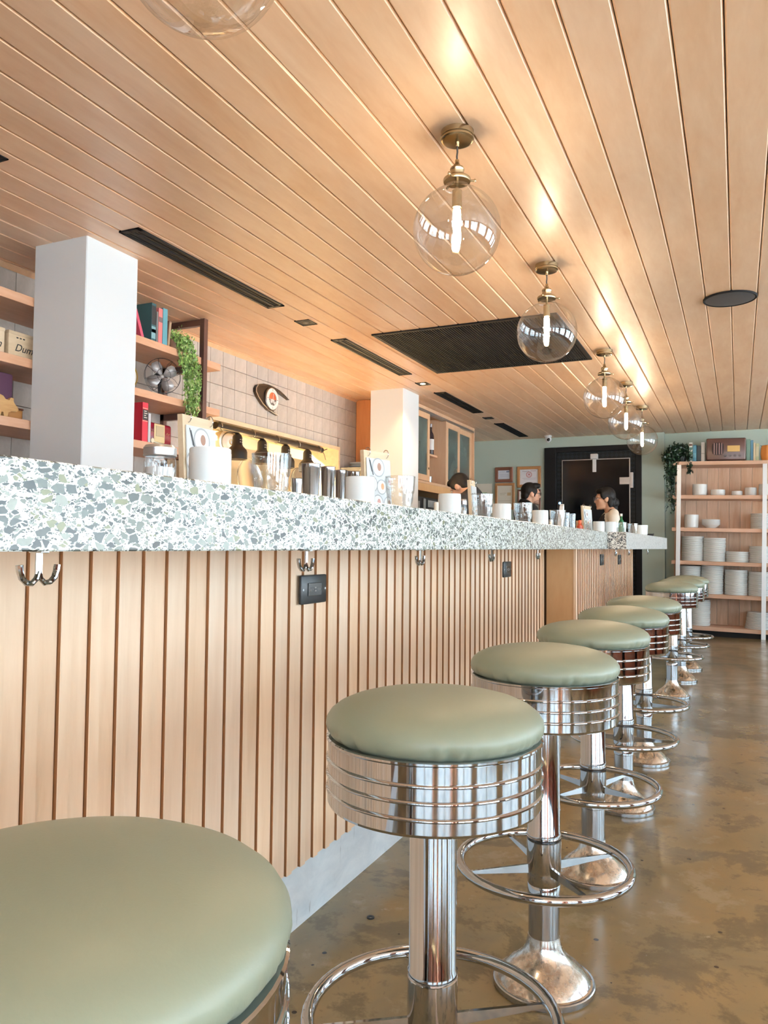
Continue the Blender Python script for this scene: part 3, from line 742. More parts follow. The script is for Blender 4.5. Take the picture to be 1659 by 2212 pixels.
# third shelf
book('book', 3.342, .046, .225, Z1, (.50, .015, .035), 'tall red book with black title label on the lower wall shelf', .16, spine=[(.125, .185, (.012, .012, .012)), (.19, .193, (.7, .6, .4)), (.118, .121, (.7, .6, .4))])
t2 = MB()
for i, (za, wd) in enumerate(((.175, .02), (.163, .026), (.151, .016), (.139, .024))): t2.box(-3.0405, -3.0398, 3.352, 3.352 + wd, Z1 + za - .002, Z1 + za + .002)
bk = [o for o in COL.objects if o.get('label', '').startswith('tall red book')][0]
o = link('title_lines', t2.mesh('title_lines', M_cream), bk); o.matrix_parent_inverse = Matrix.Translation(bk.location).inverted()
book('book', 3.391, .020, .168, Z1, (.62, .64, .68), 'thin pale book beside the tall red book', .14)
rad = thing('toy_radio', 'glossy dark red vintage radio with a cream dial plate on the lower wall shelf', 'radio', (-3.16, 3.53, Z1))
part('case', MB().box(-.08, .075, -.105, .115, 0, .135, .018, 3), flat('red_gloss', (.16, .004, .016), .16), rad)
part('dial_plate', MB().box(.074, .081, -.045, .045, .018, .128, .003), flat('cream_plate', (.62, .50, .28), .3, .3), rad)
part('dial_window', MB().box(.0805, .083, -.034, .034, .055, .115, .001), flat('dial_tan', (.45, .36, .22), .4), rad)
part('handle', MB().tube([(.09, -.075, .018), (.092, -.02, .012), (.092, .05, .006), (.09, .075, .008)], .006, 10).cyl(.014, 0, .012, 20, (.086, -.078, .022), M=Matrix.Rotation(PI / 2, 4, 'Y')), flat('ivory', (.75, .68, .5), .35), rad)
part('script_badge', MB().tube([(.0765, -.095, .075), (.0765, -.08, .082), (.0765, -.07, .074), (.0765, -.055, .078)], .0016, 6).tube([(.0765, .06, .075), (.0765, .07, .083), (.0765, .08, .074), (.0765, .09, .08)], .0016, 6), flat('badge', (.7, .5, .3), .3, .7), rad)

# left bay items
t = thing('woven_basket', 'dark woven patterned basket on the top shelf at the left edge', 'basket', (-3.16, 2.33, Z3))
M_weave = flat('weave', (.10, .055, .05), .7); gg = N(M_weave); vv = gg.n('TexVoronoi'); vv.inputs['Scale'].default_value = 90; gg.l(gg.coord(), vv.inputs['Vector'])
gg.l(gg.ramp(vv.outputs['Distance'], [(.25, (.55, .38, .33)), (.5, (.03, .012, .012))]), gg.b.inputs['Base Color']); gg.bump(vv.outputs['Distance'], .5, .01)
part('body', MB().lathe([(0, 0), (.075, 0), (.105, .06), (.112, .12), (.10, .165), (.092, .165), (.09, .02), (0, .02)], 36), M_weave, t)
part('rim', MB().tube([(.098 * math.cos(2 * PI * i / 32), .098 * math.sin(2 * PI * i / 32), .168) for i in range(32)], .007, 8, True), M_gap, t)
def crate(y, lb, wd):
    t = thing('wooden_box', lb, 'box', (-3.06, y, Z2), (0, 0, 0), 'lettered wooden boxes')
    part('box', MB().box(-.16, 0, 0, wd, 0, .122, .001), M_pine, t)
    part('lid_edge', MB().box(-.161, .002, -.001, wd + .001, .108, .1225, .001), M_pine, t)
    text('script_lettering', 'Dum', .050, M_outlet, t, (.001, wd * .55, .047), (PI / 2, 0, PI / 2), .35)
    for k in range(3): part('stamp_mark', MB().box(0, .0012, wd * .28 + k * .018, wd * .28 + .010 + k * .018, .092, .098), M_outlet, t)
crate(2.472, 'pale wooden box with black script, beside the first column', .15)
crate(2.300, 'pale wooden box with black script, at the left edge of the frame', .15)
t = thing('purple_case', 'flat dark purple case standing at the back of the lower left shelf', 'case', (-3.12, 2.30, Z1))
part('case', MB().box(-.05, 0, 0, .255, 0, .225, .012, 2), flat('purple', (.09, .04, .075), .5), t); part('clasp', MB().box(0, .004, .12, .14, .20, .215, .001), M_alu, t)
t = thing('white_card', 'upright white printed card in front of the purple case', 'card', (-3.09, 2.30, Z1))
part('card', MB().box(-.006, 0, 0, .155, 0, .19, .002), M_paper, t); part('print', MB().box(0, .0006, .02, .145, .12, .175).box(0, .0006, .02, .12, .06, .09), flat('print_grey', (.45, .47, .45)), t)
pig = thing('pig_board', 'wooden pig-shaped board standing on the lower left shelf', 'pig board', (-3.05, 2.34, Z1))
P = [(-.10, .05), (-.09, .085), (-.05, .105), (.02, .112), (.07, .108), (.105, .098), (.118, .085), (.138, .083), (.142, .092), (.150, .097), (.163, .094), (.160, .082), (.168, .070), (.183, .058), (.190, .045), (.180, .035), (.150, .032), (.135, .026), (.130, .004), (.112, .004), (.108, .024), (.098, .024), (.094, .004), (.075, .004), (.07, .022), (-.03, .022), (-.035, .0), (-.055, .0), (-.06, .02), (-.075, .022), (-.08, .0), (-.095, .0)]
part('board', MB().prism([(u, v) for u, v in P], lambda u, v, d: Vector((d, u, v)), -.016, 0), wood_mat('pig_wood', (.55, .33, .13), (.30, .14, .04), (8, .7, 8), 4.0, .05, .5), pig)
part('foot_block', MB().box(-.05, -.017, -.02, .10, 0, .015), M_pine, pig)
t = thing('brown_block', 'small dark brown wooden block behind the pig board snout', 'block', (-3.08, 2.49, Z1))
part('block', MB().box(-.05, 0, 0, .09, 0, .052, .004), M_frame, t); part('block_lid', MB().box(-.052, .002, -.002, .092, .052, .06, .002), M_frame2, t)

# clock on the tiled wall
ck = thing('wall_clock', 'black eye-shaped clock with white ring on the tiled wall', 'clock')
OUT = [(5.166, 2.023), (5.097, 2.032), (5.025, 2.048), (4.948, 2.078), (4.885, 2.122), (4.852, 2.158), (4.853, 2.185), (4.876, 2.213), (4.950, 2.237), (5.027, 2.242), (5.098, 2.238), (5.179, 2.227), (5.247, 2.207), (5.328, 2.175), (5.247, 2.193), (5.172, 2.206), (5.135, 2.205), (5.088, 2.226), (5.042, 2.201), (5.012, 2.165), (5.012, 2.133), (5.028, 2.096), (5.060, 2.066), (5.104, 2.040)]
YZ = lambda u, v, d: Vector((d, u, v))
part('body', MB().prism(OUT, YZ, LEFT + .001, LEFT + .03), new_mat('clock_black', (.008, .005, .003), .35, spec=.25), ck)
part('rim_line', MB().tube([(LEFT + .031, a, b) for a, b in OUT[:8]], .0035, 6), M_alu, ck)
DC = (0, 5.052, 2.133)
RY = Matrix.Rotation(PI / 2, 4, 'Y')
part('case_ring', MB().lathe([(.0, LEFT + .001), (.092, LEFT + .001), (.092, LEFT + .04), (.084, LEFT + .045), (0, LEFT + .045)], 40, DC, RY), flat('clock_case', (.02, .012, .008), .3), ck)
dl = part('dial', MB().lathe([(.050, LEFT + .045), (.084, LEFT + .045), (.082, LEFT + .049), (.052, LEFT + .049)], 40, DC, RY), flat('dial_white', (.85, .82, .80), .4), ck)
M_dial = flat('dial_art', (.3, .3, .3)); gg = N(M_dial); sx = gg.n('SeparateXYZ'); gg.l(gg.coord(), sx.inputs[0])
gg.l(gg.mix(gg.math('GREATER_THAN', sx.outputs[2], 2.131), gg.ramp(gg.noise(gg.coord(), 60, 2), [(.45, (.03, .03, .03)), (.52, (.7, .7, .7))]), (.42, .08, .02)), gg.b.inputs['Base Color'])
part('centre_art', MB().cyl(.051, LEFT + .04, LEFT + .0465, 36, DC, M=RY), M_dial, ck)
part('hands', MB().tube([(LEFT + .05, 5.052, 2.133), (LEFT + .05, 5.06, 2.175)], .002, 6).tube([(LEFT + .05, 5.052, 2.133), (LEFT + .05, 5.03, 2.118)], .0025, 6).ell((LEFT + .05, 5.052, 2.133), (.003, .005, .005), 10, 6), M_paper, ck)
part('hour_mark', MB().box(LEFT + .049, LEFT + .0495, 5.050, 5.054, 2.195, 2.21).box(LEFT + .049, LEFT + .0495, 5.050, 5.054, 2.056, 2.071).box(LEFT + .049, LEFT + .0495, 5.112, 5.127, 2.131, 2.135).box(LEFT + .049, LEFT + .0495, 4.977, 4.992, 2.131, 2.135), M_outlet, dl)

# ------------------------------------------------------------------ the pass: heat lamps and kitchen things
hl_ = thing('heat_lamp_bar', 'black heat lamp bar with four hanging shades in the kitchen pass', 'heat lamp')
HX = -3.345; HZ = 1.835
part('bar', MB().lathe([(0, 4.40), (.026, 4.402), (.026, 5.93), (.0, 5.932)], 20, (HX, 0, HZ), Matrix.Rotation(-PI / 2, 4, 'X')), new_mat('lamp_black', (.004, .003, .0025), .4, spec=.3), hl_)
for yy in (4.45, 4.86, 5.2, 5.52, 5.88): part('clamp', MB().lathe([(.027, -.006), (.030, -.005), (.030, .005), (.027, .006)], 20, (HX, yy, HZ), Matrix.Rotation(PI / 2, 4, 'X')).box(HX - .004, HX + .004, yy - .004, yy + .004, HZ + .024, OZ1 - .003), M_steel, hl_)
M_shade = new_mat('shade_black', (.004, .0035, .003), .5, spec=.2)
for yy in (4.67, 4.995, 5.337, 5.685):
    c = (HX, yy, HZ)
    s = part('lamp_shade', MB().lathe([(0, -.022), (.016, -.024), (.030, -.036), (.036, -.05), (.038, -.105), (.045, -.118), (.068, -.142), (.074, -.16), (.074, -.215), (.071, -.215), (.070, -.16), (.04, -.12), (0, -.115)], 28, c), M_shade, hl_)
    vm = MB()
    for i in (0, 1):
        for j in (0, 1): vm.ell((HX + .036, yy - .012 + .02 * i, HZ - .07 - .018 * j), (.004, .005, .004), 8, 6)
    part('vent_hole', vm, M_alu, s)
    bl = part('lamp_bulb', MB().ell((HX, yy, HZ - .165), (.035, .035, .035), 16, 10), new_mat('heat_bulb', (1, .6, .3), .4, emit=(1, .60, .24), es=14), s)
    l = bpy.data.lights.new('heat_lamp_beam', 'SPOT'); l.energy = 420; l.color = (1, .62, .26); l.spot_size = 2.2; l.spot_blend = .5; l.shadow_soft_size = .03
    o = bpy.data.objects.new('heat_lamp_beam', l); COL.objects.link(o); o.location = (HX, yy, HZ - .212)
part('cable', MB().tube([(HX, 5.93, HZ), (HX + .01, 5.96, HZ - .03), (HX + .012, 5.985, HZ - .08)], .004, 8).tube([(HX, 5.93, HZ), (HX - .01, 6.0, HZ + .01), (HX - .01, 6.05, HZ + .025)], .004, 8), M_cord, hl_)
pc = thing('pass_bounce_counter', 'unseen kitchen pass counter with a white top added to bounce heat lamp light', 'counter')
part('bounce_sheet', MB().box(-4.05, -2.90, 4.38, 6.19, 1.101, 1.125, .002), M_paper, pc); part('cabinet_body', MB().box(-3.33, -3.0, 4.05, 6.15, 0, 1.101), M_steel, pc)  # white top, hidden behind the bar, added to bounce warm light onto the ceiling
def tray(y, z, r, lb, x=-3.85):
    t = thing('round_tray', lb, 'tray', (x, y, z), (0, PI / 2 - .12, 0), 'round trays in the kitchen pass')
    part('dish', MB().lathe([(0, 0), (r * .8, 0), (r, .018), (r * .985, .020), (r * .79, .004), (0, .004)], 40), M_steel, t); part('rim', MB().tube([(r * math.cos(2 * PI * i / 40), r * math.sin(2 * PI * i / 40), .019) for i in range(40)], .004, 6, True), M_steel, t)
tray(5.55, 1.55, .19, 'round metal tray behind the second heat lamp'); tray(5.98, 1.55, .19, 'round metal tray behind the third heat lamp'); tray(6.40, 1.55, .19, 'round metal tray behind the last heat lamp')
rk = thing('tray_rack', 'steel rack shelf at the back of the kitchen pass', 'shelf', (-3.98, 0, 1.1265))
part('shelf_top', MB().box(-.12, .22, 4.3, 6.9, .20, .225, .002), M_ksteel, rk); part('back_sheet', MB().box(-.14, -.12, 4.3, 6.9, .0, .75), M_ksteel, rk); part('support', MB().box(-.1, .2, 4.32, 4.36, 0, .2).box(-.1, .2, 6.1, 6.14, 0, .2), M_ksteel, rk)
pot = thing('round_fixture', 'round metal fixture beneath the left end of the heat lamp bar', 'pot', (-3.62, 4.82, 1.77), (0, PI / 2, -.25))  # round metal fixture, built in the shape of a lidded pot
part('body', MB().lathe([(0, .0), (.085, 0), (.092, .01), (.092, .11), (.10, .115), (.10, .122), (.08, .122), (.078, .04), (0, .04)], 36), M_ksteel, pot)
part('lid', MB().lathe([(0, .14), (.05, .135), (.07, .122), (.07, .10), (0, .10)], 32), M_plate, pot); part('knob', MB().tube([(.02 * math.cos(2 * PI * i / 20), .012 * math.sin(2 * PI * i / 20), .142) for i in range(20)], .003, 6, True), M_brass, pot)
part('bracket', MB().box(-.16, -.09, -.02, .02, .02, .06), M_steel, pot)
km = thing('steel_machine', 'bright steel kitchen machine with a rounded hood below the heat lamps', 'machine', (-3.40, 4.70, 1.126))
part('body', MB().box(-.14, .10, -.12, .36, 0, .27, .02, 3), M_rackmetal, km); part('top_lip', MB().box(-.15, .12, -.13, .34, .27, .285, .004), M_ksteel, km)
part('arch', MB().tube([(.108, .14, .06), (.112, .145, .14), (.112, .18, .175), (.112, .24, .185), (.11, .33, .185)], .011, 10), M_outlet, km); part('card', MB().box(.105, .108, .17, .29, .02, .135), M_paper, km); part('card_print', MB().box(.108, .1086, .195, .203, .06, .068).box(.108, .1086, .208, .26, .061, .066), M_outlet, km)

# steel shelf with plates right of the pass
ss = thing('steel_shelf', 'narrow steel shelf on the tiles right of the kitchen pass', 'shelf', (LEFT, 6.42, 1.70))
part('tray_top', MB().box(.002, .26, -.17, .166, -.02, .012, .002), M_steel, ss); part('bracket', MB().box(.002, .2, -.02, .0, -.08, -.02), M_steel, ss)
pl_long = thing('oval_dish', 'upper white oval dish on the steel shelf', 'dish', (LEFT + .13, 6.44, 1.742), group='oval dishes on the steel shelf')
part('dish', MB().lathe([(0, .0), (.07, 0), (.108, .022), (.106, .025), (.065, .006), (0, .006)], 36), M_plate, pl_long)
dup(pl_long, (LEFT + .13, 6.44, 1.7125), 'lower white oval dish on the steel shelf')

# ------------------------------------------------------------------ glazed cabinet
cb = thing('glazed_cabinet', 'tall maple wall cabinet with frosted sliding glass doors', 'cabinet')
A, B_ = LEFT + .005, -2.83
part('carcass', MB().box(A, B_, 6.615, 6.64, 1.52, 2.395).box(A, B_, 8.675, 8.70, 1.56, 2.395, .001).box(A, B_, 6.64, 8.675, 2.36, 2.395, .001).box(A, B_, 6.64, 8.675, 1.62, 1.645, .001).box(A, A + .02, 6.64, 8.675, 1.645, 2.36).box(A + .02, B_ - .002, 7.725, 7.75, 1.645, 2.36, .001), M_cab, cb)
part('lower_rail', MB().box(B_ - .03, B_ - .005, 6.64, 8.675, 1.545, 1.62), M_panel, cb); part('underside', MB().box(A, B_ - .03, 6.64, 8.675, 1.56, 1.575), M_panel, cb)
part('side_panel', MB().box(LEFT + .002, B_ - .01, 6.592, 6.612, 1.10, 2.395), M_warmlit, cb, 'cabinet side panel beside the tiles, warm light put into its orange colour')
part('inner_shelf', MB().box(A + .02, B_ - .10, 7.26, 7.725, 1.945, 1.965), M_cab, cb)
M_frost = new_mat('frosted_dark_glass', (.055, .075, .065), .22)
g = N(M_frost); f = g.noise(g.coord((1, 1.5, 1)), 3.5, 3, .5); g.l(g.ramp(f, [(.2, (.032, .044, .040)), (.8, (.075, .10, .088))]), g.b.inputs['Base Color'])
for y0, y1, xo in ((6.66, 7.26, 0), (7.755, 8.19, 0), (8.20, 8.67, -.022)):
    x1, x0 = B_ - .006 + xo, B_ - .026 + xo
    d = part('sliding_door', MB().box(x0, x1, y0, y0 + .055, 1.65, 2.335, .001).box(x0, x1, y1 - .055, y1, 1.65, 2.335, .001).box(x0, x1, y0 + .055, y1 - .055, 1.65, 1.71, .001).box(x0, x1, y0 + .055, y1 - .055, 2.275, 2.335, .001), M_cab, cb)
    part('glass', MB().box(x0 + .006, x0 + .011, y0 + .05, y1 - .05, 1.705, 2.28), M_frost, d)
    part('finger_pull', MB().cyl(.012, 0, .002, 16, (x1, y1 - .028, 1.78), M=RY), M_brass, d)
part('track', MB().box(B_ - .05, B_, 6.64, 8.675, 2.336, 2.36), M_alu, cb)
def bottle(loc, lb, glass, cap, lab, h=.30, r=.036):
    t = thing('bottle', lb, 'bottle', loc, group=None)
    part('body', MB().lathe([(0, 0), (r, 0), (r, h * .6), (r * .8, h * .68), (r * .4, h * .76), (r * .36, h * .9), (0, h * .9)], 24), glass, t)
    part('cap', MB().lathe([(0, h * .89), (r * .42, h * .89), (r * .42, h), (0, h)], 16), cap, t)
    part('paper_label', MB().lathe([(r + .0006, h * .15), (r + .0006, h * .5)], 24), lab, t)
    return t
bottle((-2.96, 7.60, 1.965), 'dark bottle with white label on the cabinet shelf', flat('dark_bottle', (.02, .012, .015), .1), flat('grey_cap', (.3, .28, .3), .3, .5), M_paper, .33)
bottle((-2.98, 7.49, 1.965), 'burgundy bottle behind the white-labelled bottle in the cabinet', flat('red_bottle', (.16, .01, .03), .12), M_outlet, flat('red_label', (.22, .02, .05)), .34)
t = thing('small_glass', 'small clear glass in the open bay at the bottom of the cabinet', 'glass', (-2.92, 7.46, 1.645))
part('wall', MB().lathe([(.030, .004), (.036, .075), (.034, .075), (.028, .006)], 20), M_glass, t); part('foot', MB().cyl(.03, 0, .006, 20), M_glass, t)

# back bar counter below the cabinet with dark equipment
bb = thing('back_counter', 'low back bar cabinet beneath the glazed wall cabinet', 'counter')
part('body', MB().box(LEFT + .004, -2.80, 6.62, 8.9, 0, .95), M_panel, bb); part('worktop', MB().box(LEFT + .004, -2.76, 6.615, 8.92, .95, .99, .003), M_outlet, bb)
eq = thing('drink_machine', 'dark low drinks machine with grey panels below the glazed cabinet', 'machine', (-3.05, 7.25, .99))
part('body', MB().box(-.2, .2, -.35, .50, 0, .50, .02, 2), M_outlet, eq); part('grey_panel', MB().box(.2, .204, .0, .2, .40, .47).box(.2, .204, -.28, -.22, .36, .45).box(.2, .204, -.12, -.06, .38, .48), flat('panel_grey', (.2, .21, .21)), eq)
part('grey_side', MB().box(.2, .206, .32, .44, .38, .49), flat('panel_tan', (.25, .22, .17)), eq)
struct('trim_2', MB().box(LEFT - .012, LEFT + .001, 6.64, 8.66, .99, 1.56), flat('shaded_olive_backsplash', (.10, .075, .03), .5), 'olive backsplash below the glazed cabinet, its shading painted in dark')  # the shading under the cabinet is painted into this dark olive

# ------------------------------------------------------------------ things on the bar
Z = TOPZ
def mug(loc, lb, r=.0415, h=.093, rz=1.0):
    t = thing('mug', lb, 'mug', loc, (0, 0, rz), 'white mugs along the bar')
    part('body', MB().lathe([(0, 0), (r * .93, 0), (r, .003), (r, h - .010), (r * .985, h - .0085), (r * .985, h - .002), (r * .955, h), (r * .90, h - .002), (r * .88, .008), (0, .006)], 40), M_mug, t)
    part('handle', MB().tube([(0, r * .95, h * .72), (0, r + .016, h * .74), (0, r + .026, h * .55), (0, r + .024, h * .32), (0, r + .010, h * .18), (0, r * .95, h * .17)], .0052, 10), M_mug, t)
    return t
m0 = mug((-.95, 1.237, Z), 'largest white mug, in front of the nearest menu stand')
for x, y, lb, rz in ((-.95, 1.905, 'white mug between the steel cups and the second menu stand', .6), (-.95, 2.634, 'white mug in front of the bent-over man', .8), (-.95, 3.314, 'white mug between two tumblers, below the oak frame', .5), (-.93, 3.959, 'white mug right of the man with glasses', .5), (-.92, 5.748, 'white mug below the woman, at her left', .4), (-.85, 5.851, 'white mug directly in front of the woman with glasses', -.4), (-.985, 7.45, 'white mug behind the far tumbler and green bottle', .3)):
    dup(m0, (x, y, Z), lb, rz)
def tumbler(loc, lb):
    t = thing('tumbler', lb, 'glass', loc, group='faceted tumblers along the bar')
    b = MB(); seg = 36
    def ring(r, z, fac): return [b.bm.verts.new(((r - fac * (i % 3 == 0) * .0022) * math.cos(2 * PI * i / seg), (r - fac * (i % 3 == 0) * .0022) * math.sin(2 * PI * i / seg), z)) for i in range(seg)]
    rs = [ring(.034, 0, 1), ring(.036, .004, 1), ring(.0395, .056, 1), ring(.0415, .060, 0), ring(.0425, .066, 0), ring(.0445, .106, 0), ring(.0425, .106, 0), ring(.040, .062, 0), ring(.034, .016, 0)]
    for p, q in zip(rs, rs[1:]):
        for i in range(seg): b.bm.faces.new((p[i], p[(i + 1) % seg], q[(i + 1) % seg], q[i]))
    b.bm.faces.new(rs[0][::-1]); b.bm.faces.new(rs[-1])
    part('glass_wall', b, M_glass, t, angle=25)
    part('rim', MB().tube([(.0435 * math.cos(2 * PI * i / 36), .0435 * math.sin(2 * PI * i / 36), .1062) for i in range(36)], .0012, 6, True), M_glass, t)
    return t
t0 = tumbler((-.95, 1.457, Z), 'largest clear faceted tumbler, right of the nearest mug')
for x, y, lb in ((-.90, 2.067, 'clear tumbler right of the second menu stand'), (-.90, 2.865, 'clear tumbler between the bent-over man and the frames'), (-.90, 3.492, 'clear tumbler in front of the man with glasses'), (-.90, 4.241, 'clear tumbler right of the man with glasses, by the folded napkin'), (-.85, 6.409, 'clear tumbler above the black and cream end face'), (-.80, 6.72, 'clear tumbler next to the big white bowl')):
    dup(t0, (x, y, Z), lb)
def cup(loc, lb, r, h, grp='steel cups on the bar'):
    t = thing('steel_cup', lb, 'cup', loc, group=grp)
    part('body', MB().lathe([(0, 0), (r * .78, 0), (r * .8, .002), (r, h - .012), (r * 1.02, h - .011), (r * 1.03, h), (r, h), (r * .96, h - .01), (r * .75, .004), (0, .004)], 32), M_steel, t)
    part('rolled_rim', MB().tube([(r * 1.02 * math.cos(2 * PI * i / 32), r * 1.02 * math.sin(2 * PI * i / 32), h) for i in range(32)], .0012, 6, True), M_chrome, t)
cup((-.98, 1.618, Z), 'smallest steel cup, right of the largest tumbler', .0125, .066)
cup((-1.02, 1.754, Z), 'largest steel shaker cup, leftmost of the three tall ones', .0245, .117)
cup((-1.06, 1.919, Z), 'middle one of three tall steel shaker cups', .0205, .126)
cup((-1.10, 2.074, Z), 'rightmost and thinnest of three tall steel shaker cups', .0185, .132)
cup((-1.15, 2.254, Z), 'short-looking steel cup half hidden behind the second mug', .0205, .145)
def jar(loc, lb, r, h, m_lid):
    t = thing('sugar_jar', lb, 'jar', loc)
    b = MB(); seg = 40; zz = [(.96, 0), (1, .004), (1, h * .62), (.92, h * .72), (.92, h * .76)]
    rs = [[b.bm.verts.new((r * q * (1 - .05 * (i % 2) * (q > .95)) * math.cos(2 * PI * i / seg), r * q * (1 - .05 * (i % 2) * (q > .95)) * math.sin(2 * PI * i / seg), z)) for i in range(seg)] for q, z in zz]
    for p, q in zip(rs, rs[1:]):
        for i in range(seg): b.bm.faces.new((p[i], p[(i + 1) % seg], q[(i + 1) % seg], q[i]))
    b.bm.faces.new(rs[0][::-1])
    part('ribbed_glass', b, M_glass, t, angle=15)
    part('filling', MB().cyl(r * .86, .004, h * .5, 24), flat('sugar', (.80, .80, .80), .9), t)
    part('lid', MB().lathe([(r * .94, h * .74), (r * 1.03, h * .75), (r * 1.0, h * .80), (r * 1.03, h * .84), (r * 1.0, h * .88), (r * 1.02, h * .92), (r * .9, h * .98), (r * .6, h), (0, h)], 32), m_lid, t)
jar((-.95, 1.091, Z), 'ribbed glass jar with steel lid, left of the nearest menu stand', .029, .083, M_alu)
jar((-1.02, 2.99, Z), 'small glass shaker with steel lid, right of the bent-over man', .0155, .098, M_steel)
jar((-.99, .62, Z), 'jar lid just peeking over the bar top in front of the first column', .022, .032, M_rackmetal)
cd = thing('candle_holder', 'small cream candle holder left of the mug below the cabinet', 'candle', (-.98, 2.577, Z)); part('body', MB().lathe([(0, 0), (.008, 0), (.0085, .058), (.007, .061), (0, .061)], 20), M_cream, cd); part('wick', MB().cyl(.001, .06, .066, 6), M_outlet, cd)
cd = thing('salt_shaker', 'tiny pale shaker left of the tumbler near the napkin', 'shaker', (-.92, 4.16, Z)); part('body', MB().lathe([(0, 0), (.011, 0), (.009, .03), (.010, .042), (0, .045)], 16), M_cream, cd); part('cap', MB().lathe([(.0098, .042), (.009, .052), (0, .055)], 16), M_steel, cd)
for k, (x, y, lb) in enumerate(((-1.0, 4.98, 'nearer of two narrow glasses right of the napkin'), (-.99, 5.13, 'farther of two narrow glasses right of the napkin'))):
    t = thing('narrow_glass', lb, 'glass', (x, y, Z), group='narrow glasses'); part('wall', MB().lathe([(.017, .004), (.021, .125), (.0195, .125), (.0155, .006)], 20), M_glass, t); part('foot', MB().cyl(.017, 0, .008, 20), M_glass, t)
t = thing('sauce_bottle', 'small orange-red sauce bottle left of the third menu stand', 'bottle', (-1.05, 5.713, Z)); part('body', MB().lathe([(0, 0), (.022, 0), (.022, .06), (.010, .075), (0, .075)], 20), flat('sauce_red', (.45, .06, .02), .3), t); part('cap', MB().lathe([(.0105, .072), (.013, .084), (.0125, .100), (0, .104)], 16), flat('orange_cap', (.62, .10, .025), .4), t)
bottle((-.95, 7.166, Z), 'green glass bottle with white cap in front of the black door', flat('green_bottle', (.01, .12, .05), .08), M_paper, flat('bottle_green_label', (.01, .16, .07), .3), .208, .026)
t = thing('bowl', 'big white bowl at the far end of the bar', 'bowl', (-.83, 7.55, Z)); part('bowl', MB().lathe([(0, 0), (.04, 0), (.066, .03), (.070, .115), (.067, .115), (.062, .03), (0, .012)], 36), M_mug, t); part('foot', MB().lathe([(.036, -.0), (.042, 0), (.042, .006), (.036, .006)], 24), M_mug, t)
t = thing('black_dish', 'small black dish at the end of the bar, right of the white bowl', 'dish', (-.76, 7.74, Z)); part('dish', MB().lathe([(0, 0), (.02, 0), (.038, .036), (.036, .038), (.018, .005), (0, .005)], 24), M_outlet, t); part('pick', MB().tube([(.0, .0, .01), (.03, .02, .045)], .002, 6), M_outlet, t)
# menu stands
M_food = [flat('food_a', (.25, .14, .10)), flat('food_b', (.70, .32, .16)), flat('food_c', (.62, .33, .29)), flat('food_d', (.16, .22, .10))]
M_photo = flat('menu_photo', (.60, .64, .66), .35); M_dish = flat('menu_dish', (.34, .37, .39), .5); M_dish2 = flat('menu_dish_light', (.74, .77, .78), .5)
def menu(loc, rz, lb, W_=.125, H=.20):
    t = thing('menu_stand', lb, 'menu', loc, (0, 0, rz), 'photo menus on wooden stands')
    tl = .06
    brd = part('board', MB().prism([(0, 0), (.014, 0), (.014 - tl * H, H), (-tl * H, H)], lambda u, v, d: Vector((u - .014, d, v)), 0, W_).box(-.07, -.06, .02, W_ - .02, 0, .10), M_pine, t)
    sx_ = lambda z: -tl * z
    pg = MB(); pg.prism([(0.0015, .0), (.0045, 0), (.0045 - tl * H * .88, H * .88), (.0015 - tl * H * .88, H * .88)], lambda u, v, d: Vector((u, d, v)), .008, W_ + .002)
    page = part('page', pg, M_photo, t)
    for (py, pz, r, mm) in ((.062, .145, .030, M_food[0]), (.030, .092, .026, M_food[3]), (.075, .085, .024, M_food[1]), (.112, .10, .022, M_food[2]), (.055, .035, .026, M_food[2]), (.105, .035, .022, M_food[0])):
        def disc(rr, off, mt, nm, ey=1.0, dy=0, dz=0):
            d = MB(); vs = [d.bm.verts.new((.0046 - tl * (pz + dz + rr * math.sin(q)) + off, min(W_ + .001, py + dy + ey * rr * math.cos(q)), pz + dz + rr * math.sin(q))) for q in [2 * PI * i / 24 for i in range(24)]]
            d.bm.faces.new(vs); part(nm, d, mt, page)
        disc(r, .0003, M_dish, 'printed_plate'); disc(r * .86, .0005, M_dish2, 'printed_plate'); disc(r * .42, .0008, mm, 'printed_food', .75, .004, .002)
    part('printed_cutlery', MB().tube([(.0055 - tl * .165, .022, .165), (.0055 - tl * .12, .036, .12)], .0012, 5).tube([(.0055 - tl * .17, .018, .17), (.0055 - tl * .13, .030, .13)], .0008, 5), M_outlet, page)
    for yy in (.02, W_ - .012):
        part('binder_ring', MB().tube([(-tl * H + .0 + .010 * math.cos(2 * PI * i / 18), yy, H - .004 + .013 * math.sin(2 * PI * i / 18)) for i in range(18)], .0012, 6, True), M_chrome, t)
menu((-1.135, 1.388, Z), 0.0, 'nearest photo menu stand, behind the largest mug', .112)
menu((-1.02, 2.085, Z), -.25, 'second photo menu stand, in front of the far column', .12, .195)
menu((-1.02, 5.72, Z), -.2, 'far photo menu stand, left of the woman', .16, .21)
menu((-1.20, 3.66, Z), .05, 'menu stand seen edge-on behind the third tumbler', .10, .235)
t = thing('folded_napkin', 'crumpled white napkin standing in a holder behind the tumbler', 'napkin', (-1.08, 5.15, Z)); nb_ = MB(); nb_.prism([(-.035, .0), (.035, 0), (.03, .12), (.012, .165), (-.004, .19), (-.02, .178), (-.034, .12)], lambda u, v, d: Vector((d + .1 * v, u, v)), -.012, .012); part('napkin', nb_, M_paper, t); part('holder', MB().box(-.02, .02, -.04, .04, 0, .03, .003), M_steel, t)

